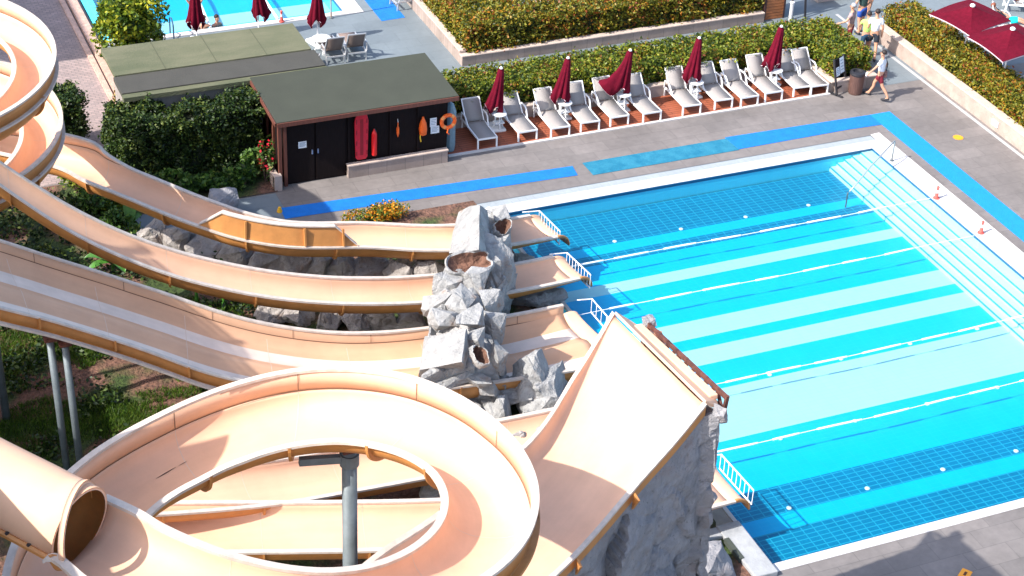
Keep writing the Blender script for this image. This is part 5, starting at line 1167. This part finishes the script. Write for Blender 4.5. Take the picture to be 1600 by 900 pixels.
# ================================================================== MATS, ROPES, POOL FITTINGS
def mat_sheet(label, poly, M, z=.014):
    t = MB(); t.prism(poly, .004, z); o = t.build('rubber_mat', M); return tag(o, label, 'mat', 'blue rubber mats round the pool')
mat_sheet('blue rubber mat lying alone at the left between shed and slides', [(13.04, 45.36), (22.32, 45.0), (22.40, 45.58), (13.06, 46.0)], BLUE_MAT)
mat_sheet('worn greenish blue rubber mat, middle one of the back row', rect(22.78, 27.93, 44.85, 45.66), BLUE_MAT2)
mat_sheet('deep blue rubber mat running from the worn one to the pool corner', [(27.94, 44.90), (32.0, 44.95), (33.28, 44.90), (33.28, 45.62), (27.88, 45.74)], mat('deep_blue_rubber', (.0, .165, .60), .75, .08, 3, .3, 300), .016)
mat_sheet('long bright blue rubber mat along the right side of the pool', rect(33.29, 34.05, 33.5, 45.62), mat('bright_blue_rubber', (.0, .225, .68), .75, .05, 3, .3, 300), .018)
mat_sheet('bright blue rubber mat on the upper terrace', [(20.3, 57.5), (21.2, 57.54), (21.3, 72), (20.38, 72)], BLUE_MAT)
def lane(label, y, x0, x1, ph, z=.0):
    t = thing('lane_rope', label, 'lane rope', (x0, y, z), 0, 'white lane ropes in the pool'); L_ = x1-x0; k = int(L_/.9); g = random.Random(int(y*10))
    wob = lambda x: .03*math.sin(x*.55+ph)+.010*math.sin(x*1.7+ph)
    m_ = MB(); m_.tube([(x, wob(x), -.02) for x in np.linspace(0, L_, 60)], .010, 6); m_.build('rope', ROPE_M, t)
    x = .5+ph % .6
    while x < L_-1.4:
        ln = g.uniform(.75, 1.35); m_ = MB(); m_.tube([(x+ln*f_, wob(x+ln*f_), -.018) for f_ in (0, .02, .25, .5, .75, .98, 1)], [.012, .026, .028, .028, .028, .026, .012], 8); m_.build('float', ROPE_M, t, True); x += ln+g.uniform(.25, .8)
lane('white lane rope nearest to the back of the pool', 40.22, 19.05, 32.1, .2); lane('second white lane rope from the back of the pool', 37.87, 19.05, 32.1, .5); lane('third white lane rope from the back, over the wide pale stripe', 33.72, 19.05, 32.1, .9); lane('white lane rope nearest to the front of the pool', 31.14, 19.05, 32.1, 1.4)
ro = {41.86: ('rearmost pool row', 22.14), 34.27: ('pool row under the third rope', 20.92), 31.70: ('pool row by the front rope', 22.0), 29.19: ('front pool row on dark tiles', 20.81)}
for y, (l, x0) in ro.items():
    x = x0
    k = 0
    while x < 30.4:
        o = MB().lathe([(.065, 0), (.065, .015), (.04, .03), (.0, .035)], (0, 0, 0), 14).build('inlet_cap', ROPE_M); o.location = (x, y, FZ+.002)
        tag(o, '%s white floor cap from the left, %s' % (ordn[k], l), 'floor inlet', 'white inlet caps on the pool floor'); x += 2.22; k += 1
# handrail at the steps
t = thing('handrail', 'grey metal handrail on the pool steps in the far corner', 'handrail', (32.24, 42.66, 0))
m_ = MB(); m_.tube([(0, 0, 0), (0, 0, .70), (-.03, -.02, .74), (-1.35, -.75, .40), (-2.0, -1.1, .12), (-2.3, -1.22, -.04)], .024, 8); m_.build('rail', mat('handrail_steel', (.33, .36, .38), .4, metal=.3), t, True)
m_ = MB(); m_.tube([(-2.45, -1.35, -.5), (-2.45, -1.35, .02)], .024, 8); m_.build('lower_post', GALV, t)
m_ = MB(); m_.lathe([(.07, 0), (.07, .015), (.03, .02)], (0, 0, .008), 12); m_.build('foot', GALV, t)
def cone(label, x, y):
    t = thing('traffic_cone', label, 'cone', (x, y, .014), 0, 'red and white cones on the pool edge')
    m_ = MB(); m_.lathe([(.10, 0), (.10, .025), (.07, .03)], (0, 0, 0), 14); m_.build('base', mat('cone_red', (.62, .10, .08), .6), t)
    m_ = MB(); m_.lathe([(.065, .03), (.045, .20)], (0, 0, 0), 14); m_.build('lower_cone', mat('cone_red', (.62, .10, .08)), t)
    m_ = MB(); m_.lathe([(.045, .20), (.036, .29)], (0, 0, .001), 14); m_.build('white_band', WHITE, t)
    m_ = MB(); m_.lathe([(.036, .29), (.032, .34), (.045, .36), (.05, .39), (.03, .42), (.002, .425)], (0, 0, .002), 14); m_.build('tip', mat('cone_red', (.62, .10, .08)), t)
cone('red and white cone at the end of the rearmost lane rope', 32.24, 40.14); cone('red and white cone at the end of the second lane rope', 32.34, 37.92)
q = at(1497, 215); tag(MB().lathe([(.17, 0), (.17, .006), (0, .007)], (q[0], q[1], .004), 12).build('floor_marker', YELLOW_PL), 'small yellow round floor marker on the deck by the right wall', 'floor marker')
q = at(1508, 897); m_ = MB(); m_.box((-.16, -.12, 0), (.16, .12, .007)); o = m_.build('floor_sticker', YELLOW_PL); o.location = (q[0], q[1], .004); o.rotation_euler = (0, 0, .6); tag(o, 'orange square floor sticker at the bottom edge of the photo', 'floor marker')
m_ = MB(); m_.box((-.07, -.03, 0), (.07, .03, .012)); o = m_.build('arrow_mark', mat('dark_mark', (.10, .03, .01), .8), o); o.location = (0, 0, .001)
q = at(437, 331); m_ = MB(); m_.lathe([(.09, 0), (.06, .10), (.04, .16), (0, .17)], (0, 0, 0), 10); o = m_.build('yellow_cap', mat('cap_yellow', (.85, .45, .02), .6)); o.location = (q[0], q[1], 0); tag(o, 'small yellow cap at the left end of the lone blue mat', 'cap')
# upper pool fittings
t = thing('pool_ladder', 'dark pool ladder at the left of the upper pool', 'ladder', (12.5, 58.5, 0))
for x in (0, .45): m_ = MB(); m_.tube([(x, -.25, 0), (x, -.25, .55), (x, -.05, .72), (x, .25, .62), (x, .30, -.5)], .025, 8); m_.build('rail', mat('navy_metal', (.03, .08, .16), .4, metal=.4), t)
t = thing('lane_rope', 'white lane rope of the upper pool, left one', 'lane rope', (14.4, 58.8, 0)); m_ = MB(); m_.tube([(0, 0, -.01), (.25, 3, -.01), (.3, 12, -.01)], .05, 8); m_.build('rope', ROPE_M, t)
t = thing('lane_rope', 'white lane rope of the upper pool, right one beside the parasol', 'lane rope', (16.85, 58.8, 0)); m_ = MB(); m_.tube([(0, 0, -.01), (.05, 3, -.01), (.1, 12, -.01)], .05, 8); m_.build('rope', ROPE_M, t)
cone('small red and white cone by the upper pool', 16.9, 58.52)
t = thing('shower_pole', 'thin brown pole standing at the edge of the upper pool', 'pole', (18.67, 58.3, 0)); m_ = MB(); m_.tube([(0, 0, 0), (0, 0, 2.3)], .03, 8); m_.build('pole', mat('tan_metal', (.30, .22, .17), .5), t); m_ = MB(); m_.lathe([(.09, 0), (.09, .03), (.03, .04)], (0, 0, 0), 10); m_.build('foot', GALV, t)
# wooden slatted screen and dark frame at the top
t = thing('slatted_hut', 'honey brown slatted wooden hut wall at the top edge beside the tall hedge', 'hut', (33.55, 53.35, 0))
for k in range(20): m_ = MB(); m_.box((.06, 0, .02+k*.12), (.80, .05, .12+k*.12)); m_.build('slat', SLAT_WOOD, t)
for x in (0, .80): m_ = MB(); m_.box((x, -.02, 0), (x+.07, .9, 2.45)); m_.build('corner_post', mat('dark_post', (.05, .022, .02), .6), t)
t = thing('standing_frame', 'dark blue standing frame beside the slatted hut', 'frame', (34.62, 53.1, 0))
for x in (0, .55): m_ = MB(); m_.bar((x, 0, 0), (x, .35, 2.0), .06, .06); m_.build('post', BLACK_M, t)
m_ = MB(); m_.bar((0, .16, .9), (.55, .16, .9), .04, .06); m_.bar((0, .3, 1.7), (.55, .3, 1.7), .04, .06); m_.build('crossbar', BLACK_M, t)
m_ = MB(); m_.box((.03, .17, .95), (.52, .20, 1.6)); m_.build('panel', BLUE_ST, t)
t = thing('bollard', 'short pale bollard in front of the slatted hut', 'bollard', (34.42, 52.9, 0)); m_ = MB(); m_.lathe([(.07, 0), (.07, .75), (.09, .76), (.09, .82), (.02, .84)], (0, 0, 0), 12); m_.build('post', mat('pale_metal', (.55, .55, .56), .5), t)
# notice stand and bin
q = at(1305, 150)
t = thing('notice_stand', 'dark wooden stand with two notices at the end of the lounger row', 'sign', (q[0]+.05, q[1]-.02, 0), R(28))
for x in (0, .62):
    m_ = MB(); m_.bar((x, 0, 0), (x, .30, 1.25), .07, .05); m_.build('post', BLACK_M, t); m_ = MB(); m_.bar((x, -.22, .03), (x, .28, .03), .07, .05); m_.build('foot', BLACK_M, t)
m_ = MB(); m_.add([(0, .15, .62), (.62, .15, .62), (.62, .29, 1.22), (0, .29, 1.22)], [(0, 1, 2, 3)]); o = m_.build('board', DARK_WOOD, t); s_ = o.modifiers.new('s', 'SOLIDIFY'); s_.thickness = .03; s_.offset = 0
for x0, x1, f0, f1 in ((.05, .27, .05, .55), (.31, .57, .10, .98)):
    g = lambda f: (.15+.14*f, .62+.60*f); m_ = MB(); (ya, za), (yb, zb) = g(f0), g(f1); m_.add([(x0, ya-.02, za), (x1, ya-.02, za), (x1, yb-.02, zb), (x0, yb-.02, zb)], [(0, 1, 2, 3)]); nn = m_.build('notice', PAPER, o); s_ = nn.modifiers.new('s', 'SOLIDIFY'); s_.thickness = .006
    m_ = MB()
    for k in range(4): f = f0+(f1-f0)*(.2+.2*k); (ya, za), (yb, zb) = g(f), g(f+.04); m_.add([(x0+.04, ya-.027, za), (x1-.05, ya-.027, za), (x1-.05, yb-.027, zb), (x0+.04, yb-.027, zb)], [(0, 1, 2, 3)])
    m_.build('text_block', INK, nn)
m_ = MB(); m_.bar((0, .05, .25), (.62, .05, .25), .04, .06); m_.build('rail', BLACK_M, t)
q = at(1338, 147)
t = thing('litter_bin', 'round brown slatted litter bin beside the notice stand', 'bin', (q[0], q[1]+.1, 0))
m_ = MB(); m_.lathe([(.22, 0), (.235, .05), (.25, .70), (.24, .72)], (0, 0, 0), 22); m_.build('body', BIN_M, t); m_ = MB(); m_.lathe([(.26, .70), (.27, .74), (.26, .80), (.17, .82), (.15, .75)], (0, 0, 0), 22); m_.build('lid_ring', BLACK_M, t)
q = at(1535, 22); t = thing('grey_pillar', 'grey square pillar behind the open parasols', 'pillar', (q[0]+2.0, q[1]+1.5, 0)); m_ = MB(); m_.box((-.22, -.22, 0), (.22, .22, 2.6)); m_.build('shaft', CONC, t, bevel=.02); m_ = MB(); m_.box((-.3, -.3, 0), (.3, .3, .12)); m_.build('foot', CONC, t, bevel=.02)
q = at(1465, 4, .0); t = thing('folded_cushion', 'dark red cushion bundle behind the golden hedge at the top edge', 'cushion', (q[0]+1.3, q[1]+.6, 0)); m_ = MB(); m_.box((-.4, -.25, .0), (.4, .25, .3)); m_.build('bundle', BURG, t, bevel=.1); m_ = MB(); m_.box((-.75, -.2, 0), (-.42, .2, .28)); m_.build('grey_roll', SLING, t, bevel=.1)

# ================================================================== PEOPLE
DG = bpy.context.evaluated_depsgraph_get
def skinned(name, nodes, edges, M, parent, root=0, sub=1):
    me = D.meshes.new(name); keys = list(nodes); ix = {k: i for i, k in enumerate(keys)}
    me.from_pydata([nodes[k][0] for k in keys], [(ix[a], ix[b_]) for a, b_ in edges], [])
    ob = D.objects.new('tmp', me); COL.objects.link(ob); ob.modifiers.new('skin', 'SKIN'); sv = me.skin_vertices[0].data
    for k in keys:
        r_ = nodes[k][1]; sv[ix[k]].radius = r_ if isinstance(r_, tuple) else (r_, r_); sv[ix[k]].use_root = (ix[k] == root)
    s_ = ob.modifiers.new('sub', 'SUBSURF'); s_.levels = sub; s_.render_levels = sub
    bpy.context.view_layer.update(); nm = D.meshes.new_from_object(ob.evaluated_get(DG()))
    nm.name = name; D.objects.remove(ob); D.meshes.remove(me); nm.materials.clear(); nm.materials.append(M)
    nm.polygons.foreach_set('use_smooth', [True]*len(nm.polygons))
    return link(D.objects.new(name, nm), parent)
def standing(step=0.0, la=None, ra=None, lean=0.0, bend=0.0):
    "joints of a standing or striding figure facing +Y; arms: (elbow, wrist) offsets from the shoulder"
    J = {}
    J['pel'] = ((0, 0, .95), (.135, .105)); J['spi'] = ((0, .01+lean*.3, 1.14), (.125, .095)); J['che'] = ((0, .02+lean*.7, 1.33), (.150, .105)); J['nb'] = ((0, .01+lean, 1.475), .062); J['nk'] = ((0, .025+lean*1.1, 1.54), .050)
    J['h1'] = ((0, .045+lean*1.2, 1.62), (.072, .082)); J['h2'] = ((0, .03+lean*1.2, 1.70), (.078, .090)); J['h3'] = ((0, .02+lean*1.2, 1.755), (.045, .055))
    for s, nm, arm in ((-1, 'l', la), (1, 'r', ra)):
        sh = np.array([s*.175, .0+lean*.9, 1.425]); e = arm[0] if arm else (s*.07, -.03, -.28); w_ = arm[1] if arm else (s*.08, .07, -.53)
        J[nm+'sh'] = (tuple(sh), .058); J[nm+'el'] = (tuple(sh+e), .042); J[nm+'wr'] = (tuple(sh+w_), .029)
        d = np.array(w_)-np.array(e); d /= np.linalg.norm(d); J[nm+'pa'] = (tuple(sh+np.array(w_)+d*.065), (.038, .022))
        for k in range(4): 
            lat = np.cross(d, [s*1.0, .2, .1]); lat /= np.linalg.norm(lat); b0 = sh+np.array(w_)+d*.085+lat*(.024*(k-1.5)); cu = np.array([-s*.02, .0, 0])
            ln = (.060, .072, .068, .052)[k]; J[nm+'f%da' % k] = (tuple(b0+d*ln*.55), .0095); J[nm+'f%db' % k] = (tuple(b0+d*ln+cu*.6), .008)
        lat = np.cross(d, [s*1.0, .2, .1]); lat /= np.linalg.norm(lat); tb_ = sh+np.array(w_)+d*.03
        J[nm+'ta'] = (tuple(tb_+lat*.045+d*.02), .0115); J[nm+'tb'] = (tuple(tb_+lat*.055+d*.055), .0095)
        q = s*step
        J[nm+'hi'] = ((s*.092, .0, .88), .098); J[nm+'kn'] = ((s*.10, q*.20+.03*abs(step), .50+.02*abs(step)), .060); up_ = .10*abs(step) if q < 0 else 0
        J[nm+'ca'] = ((s*.10, q*.26-.02, .36+up_*.5), .056); J[nm+'an'] = ((s*.10, q*.40 - (.06*abs(step) if q < 0 else 0), .085+up_), .038); J[nm+'he'] = ((s*.10, q*.40-.045, .05+up_), .035); J[nm+'to'] = ((s*.115, q*.40+.155, .032+up_*.35), .032)
    return J
BE = [('pel', 'spi'), ('spi', 'che'), ('che', 'nb'), ('nb', 'nk'), ('nk', 'h1'), ('h1', 'h2'), ('h2', 'h3')]
for s in 'lr':
    BE += [('che', s+'sh'), (s+'sh', s+'el'), (s+'el', s+'wr'), (s+'wr', s+'pa'), ('pel', s+'hi'), (s+'hi', s+'kn'), (s+'kn', s+'ca'), (s+'ca', s+'an'), (s+'an', s+'he'), (s+'an', s+'to'), (s+'wr', s+'ta'), (s+'ta', s+'tb')]
    for k in range(4): BE += [(s+'pa', s+'f%da' % k), (s+'f%da' % k, s+'f%db' % k)]
def grow(r_, k, add): return tuple(x*k+add for x in r_) if isinstance(r_, tuple) else r_*k+add
def person(label, loc, rz, J, shirt=None, shorts=None, hair=HAIR, scale=1.0, skin=SKIN, bag=None, sleeve=.62, leg=.75, group='people'):
    t = thing('person', label, 'person', loc, rz, group); t.scale = (scale,)*3
    body = skinned('body', J, BE, skin, t)
    V = lambda k: np.array(J[k][0])
    h1, h2, h3 = V('h1'), V('h2'), V('h3'); ax = (h3-h1); ax /= np.linalg.norm(ax); fw = np.array([0, 1., 0]); fw -= ax*(fw@ax); n_ = np.linalg.norm(fw); fw = fw/n_ if n_ > .2 else np.array([0, 0, 1.]); sd_ = np.cross(fw, ax)
    def blob(name, c, r_, M, par):
        bm = bmesh.new(); bmesh.ops.create_uvsphere(bm, u_segments=10, v_segments=8, radius=1)
        for v in bm.verts: p = c+sd_*v.co.x*r_[0]+fw*v.co.y*r_[1]+ax*v.co.z*r_[2]; v.co = p
        return from_bm(name, bm, M, par, True)
    blob('hair', h2-fw*.022+ax*.030, (.092, .100, .082), hair, body)
    blob('nose', h1+fw*.088+ax*.022, (.014, .020, .020), skin, body)
    for s in (-1, 1):
        blob('ear', h1+sd_*s*.080+ax*.030, (.013, .022, .032), skin, body); blob('eye', h1+fw*.078+sd_*s*.030+ax*.045, (.012, .008, .009), BLACK_M, body)
    blob('mouth', h1+fw*.080-ax*.018, (.022, .008, .007), mat('lips', (.40, .12, .10), .6), body)
    if shirt is not None:
        N = {}
        for k in ('pel', 'spi', 'che'): N[k] = (J[k][0], grow(J[k][1], 1.12, .012))
        N['nb'] = (tuple(V('che')*.25+V('nb')*.75), .085); E_ = [('pel', 'spi'), ('spi', 'che'), ('che', 'nb')]
        for s in 'lr': N[s+'sh'] = (J[s+'sh'][0], .078); N[s+'sl'] = (tuple(V(s+'sh')*(1-sleeve)+V(s+'el')*sleeve), .066); E_ += [('che', s+'sh'), (s+'sh', s+'sl')]
        skinned('shirt', N, E_, shirt, t)
    if shorts is not None:
        N = {'wa': (tuple(V('pel')*.6+V('spi')*.4), grow(J['pel'][1], 1.06, .004)), 'pel': (J['pel'][0], grow(J['pel'][1], 1.12, .010))}; E_ = [('wa', 'pel')]
        for s in 'lr': N[s+'hi'] = (J[s+'hi'][0], .118); N[s+'lg'] = (tuple(V(s+'hi')*(1-leg)+V(s+'kn')*leg), .088); E_ += [('pel', s+'hi'), (s+'hi', s+'lg')]
        skinned('shorts', N, E_, shorts, t)
    return t
def cloth(n_, c, v=.05): return mat(n_, c, .85, v, 10, .15, 60)
W_T, LIME_T, DKG, BLUE_T, MAUVE = cloth('white_cotton', (.78, .80, .82)), cloth('lime_cotton', (.42, .68, .16)), cloth('dark_green_cotton', (.03, .07, .065)), cloth('blue_cotton', (.0, .30, .72)), cloth('mauve_cotton', (.36, .25, .25))
RED_S, NAVY_S, BLK_S, BLUE_S = cloth('dark_red_shorts', (.17, .008, .02)), cloth('navy_shorts', (.01, .045, .09)), cloth('black_shorts', (.015, .02, .03)), cloth('royal_shorts', (.01, .06, .30))
SHOE = mat('dark_shoe', (.03, .03, .035), .7)
def shoes(t, J, M=SHOE):
    for s in 'lr':
        a, b_ = np.array(J[s+'he'][0]), np.array(J[s+'to'][0]); m_ = MB(); m_.tube([a+np.array([0, -.03, 0]), (a+b_)/2, b_+np.array([0, .04, 0])], [.046, .05, .035], 8); m_.build('shoe', M, t, True)
q = at(1374, 157); J = standing(.9, la=((-.20, .12, -.17), (-.40, .22, -.28)), ra=((.08, -.06, -.28), (.06, .05, -.52)))
man = person('man in white T-shirt and dark red shorts reaching towards the litter bin', (q[0], q[1]+.15, 0), R(38), J, W_T, RED_S); shoes(man, J)
b_ = thing('shoulder_bag', 'small patterned shoulder bag carried by the man in white at the bin', 'bag', man.location, R(38))
m_ = MB(); m_.box((.20, -.14, .70), (.30, .14, .98)); m_.build('pouch', mat('patterned_cloth', (.10, .07, .08), .8, 0, 14, 0, 40, col2=(.50, .28, .22)), b_, bevel=.05)
m_ = MB(); m_.tube([(.24, -.10, .97), (.20, -.12, 1.25), (.10, -.04, 1.52), (.20, .10, 1.3), (.25, .10, .97)], .018, 6); m_.build('strap', BLACK_M, b_)
cp_ = thing('paper_cup', 'white cup in the hand of the man at the bin', 'cup', man.matrix_world @ Vector((0, 0, 0)), R(38)); cp_.location = man.location
hp = np.array(J['lpa'][0])+np.array([-.03, .05, -.02]); m_ = MB(); m_.lathe([(.028, -.06), (.038, .05), (.03, .05), (.022, -.05)], hp, 12); m_.build('cup_body', WHITE_PL, cp_)
def walker(label, px, py, rz, step, sh_, so_, sc=1.0, arms=None, hair=HAIR, M=SHOE):
    q = at(px, py); J = standing(step, *(arms or (None, None))); t = person(label, (q[0], q[1], 0), R(rz), J, sh_, so_, hair, sc); shoes(t, J, M); return t
walker('person in lime green T-shirt and navy shorts walking away on the path', 1348, 90, -25, .6, LIME_T, NAVY_S, .98, (((-.10, .10, -.24), (-.02, .30, -.26)), ((.10, .10, -.24), (.02, .30, -.26))))
walker('man in white T-shirt and black shorts walking beside the lime green shirt', 1360, 92, -30, -.7, W_T, BLK_S, 1.06)
q_ = at(1339, 58); walker('person in dark green T-shirt and blue shorts with hands on hips', 1342, 52, 0, .25, DKG, BLUE_S, 1.05, (((-.16, -.06, -.22), (-.06, .08, -.40)), ((.16, -.06, -.22), (.06, .08, -.40))))
walker('person in bright blue top at the top edge behind the dark green shirt', 1356, 22, -10, .4, BLUE_T, NAVY_S, 1.02, (None, ((.18, .05, -.18), (.22, .12, -.38))))
walker('person in mauve shirt half hidden by the end of the hedge', 1324, 78, 40, .3, MAUVE, RED_S, 1.0, (((-.14, .10, -.22), (-.24, .28, -.30)), None), mat('grey_hair', (.35, .36, .40), .8))
# swimmer and bathers at the upper pool
q = at(310, 56); J = standing(.1, la=((-.12, .03, .20), (-.04, .03, .42)), ra=((.12, .03, .20), (.04, .03, .42)))
person('bather with raised arms standing in the upper pool behind a closed parasol', (q[0]+.15, q[1]+.9, -.6), R(170), J, None, RED_S, HAIR, 1.0)
J = standing(.1)
person('bather in the upper pool just right of the closed parasol', (14.2, 58.95, -1.35), R(160), J, None, NAVY_S, mat('brown_hair', (.08, .04, .02), .7))
person('bather in the upper pool beside the white lane rope', (14.68, 59.05, -1.40), R(200), J, None, NAVY_S, HAIR, .98)
def reclined():
    J = {}
    J['pel'] = ((0, .0, .42), (.13, .10)); J['spi'] = ((0, .17, .50), (.12, .09)); J['che'] = ((0, .32, .62), (.14, .10)); J['nb'] = ((0, .43, .73), .06); J['nk'] = ((0, .47, .78), .048); J['h1'] = ((0, .52, .85), (.07, .08)); J['h2'] = ((0, .57, .91), (.078, .085)); J['h3'] = ((0, .60, .95), (.045, .05))
    for s, nm in ((-1, 'l'), (1, 'r')):
        J[nm+'sh'] = ((s*.17, .38, .69), .052); J[nm+'el'] = ((s*.27, .16, .58), .038); J[nm+'wr'] = ((s*.14, .0, .56), .027); J[nm+'pa'] = ((s*.08, -.04, .555), (.034, .02))
        for k in range(4): J[nm+'f%da' % k] = ((s*(.045-.004*k), -.02-.02*k, .56), .009); J[nm+'f%db' % k] = ((s*(.015-.004*k), -.02-.022*k, .555), .008)
        J[nm+'ta'] = ((s*.10, -.0, .585), .011); J[nm+'tb'] = ((s*.07, .02, .59), .009)
        J[nm+'hi'] = ((s*.09, -.06, .41), .095); J[nm+'kn'] = ((s*.10, -.45, .50), .058); J[nm+'ca'] = ((s*.10, -.60, .44), .052); J[nm+'an'] = ((s*.10, -.85, .38), .036); J[nm+'he'] = ((s*.10, -.88, .36), .034); J[nm+'to'] = ((s*.12, -.90, .52), .030)
    return J
q = at(1578, 34); L2 = copy_tree(l0); L2.location = (q[0]+.2, q[1]-1.2, 0); L2.rotation_euler = (0, 0, R(55)); L2['label'] = 'white lounger with a person in a black top near the upper right corner'; L2['group'] = 'loungers in the upper right corner'
J = reclined(); ang = R(55)
pos = Vector((q[0]+.2, q[1]-1.2, 0))+Matrix.Rotation(ang, 4, 'Z') @ Vector((0, 1.05, 0))
person('person in black top and turquoise wrap lying on a lounger in the upper right corner', tuple(pos), ang, J, cloth('black_top', (.015, .015, .018)), cloth('turquoise_wrap', (.0, .62, .62)), mat('auburn_hair', (.20, .06, .03), .7), sleeve=.3, leg=.95)
q2 = at(1600, 18); L3 = copy_tree(l0); L3.location = (q2[0]+.7, q2[1]-.3, 0); L3.rotation_euler = (0, 0, R(60)); L3['label'] = 'white lounger with a person in a purple top at the right edge'; L3['group'] = 'loungers in the upper right corner'
pos = Vector((q2[0]+.7, q2[1]-.3, 0))+Matrix.Rotation(R(60), 4, 'Z') @ Vector((0, 1.05, 0))
person('person in purple top lying on a lounger at the right edge', tuple(pos), R(60), J, cloth('purple_top', (.35, .01, .40)), cloth('white_wrap', (.75, .75, .76)), HAIR, leg=.9, sleeve=.3)
# person sitting half hidden behind the olive roof
L4 = copy_tree(c0_); L4.location = (16.9, 55.1, 0); L4.rotation_euler = (0, 0, R(150)); L4['label'] = 'brown lounger behind the corner of the olive roof, carrying a person in black shorts'
pos = Vector((16.9, 55.1, 0))+Matrix.Rotation(R(150), 4, 'Z') @ Vector((0, 1.0, 0))
person('person in black shorts lying half hidden behind the corner of the olive roof', tuple(pos), R(150), J, None, cloth('black_trunks', (.012, .012, .014)), HAIR, leg=.8)

# scuff mark on the loop floor
from mathutils.bvhtree import BVHTree
for o in COL.objects:
    if o.name.startswith('loop_trough'):
        bv = BVHTree.FromPolygons([v.co for v in o.data.vertices], [tuple(p.vertices) for p in o.data.polygons]); V = []; nseg = 0
        for a_, b_, wd in (((244, 748), (275, 730), .022), ((279, 728), (292, 721), .012)):
            k0 = len(V); L_ = []
            for i in range(9):
                px, py = a_[0]+(b_[0]-a_[0])*i/8, a_[1]+(b_[1]-a_[1])*i/8
                d = Vector(Fw+Rt*((px-800)/F_PX)-Up*((py-450)/F_PX)).normalized(); hit = bv.ray_cast(Vector((0, 0, CAM_H)), d)
                if hit[0] is not None: L_.append((hit[0]+(hit[1] if hit[1].dot(d) < 0 else -hit[1])*.006, i))
            for p, i in L_: w_ = wd*(.35+math.sin(PI*i/8))*.5; V += [p+Vector((w_*.4, w_*.9, 0)), p-Vector((w_*.4, w_*.9, 0))]
            nF = [(k0+2*i, k0+2*i+1, k0+2*i+3, k0+2*i+2) for i in range(len(L_)-1)]
            if nF: m_ = MB(); m_.add([tuple(v) for v in V[k0:]], [tuple(x-k0 for x in f) for f in nF]); m_.build('scuff_mark', mat('dark_scuff', (.06, .03, .02), .9), t6)
        break
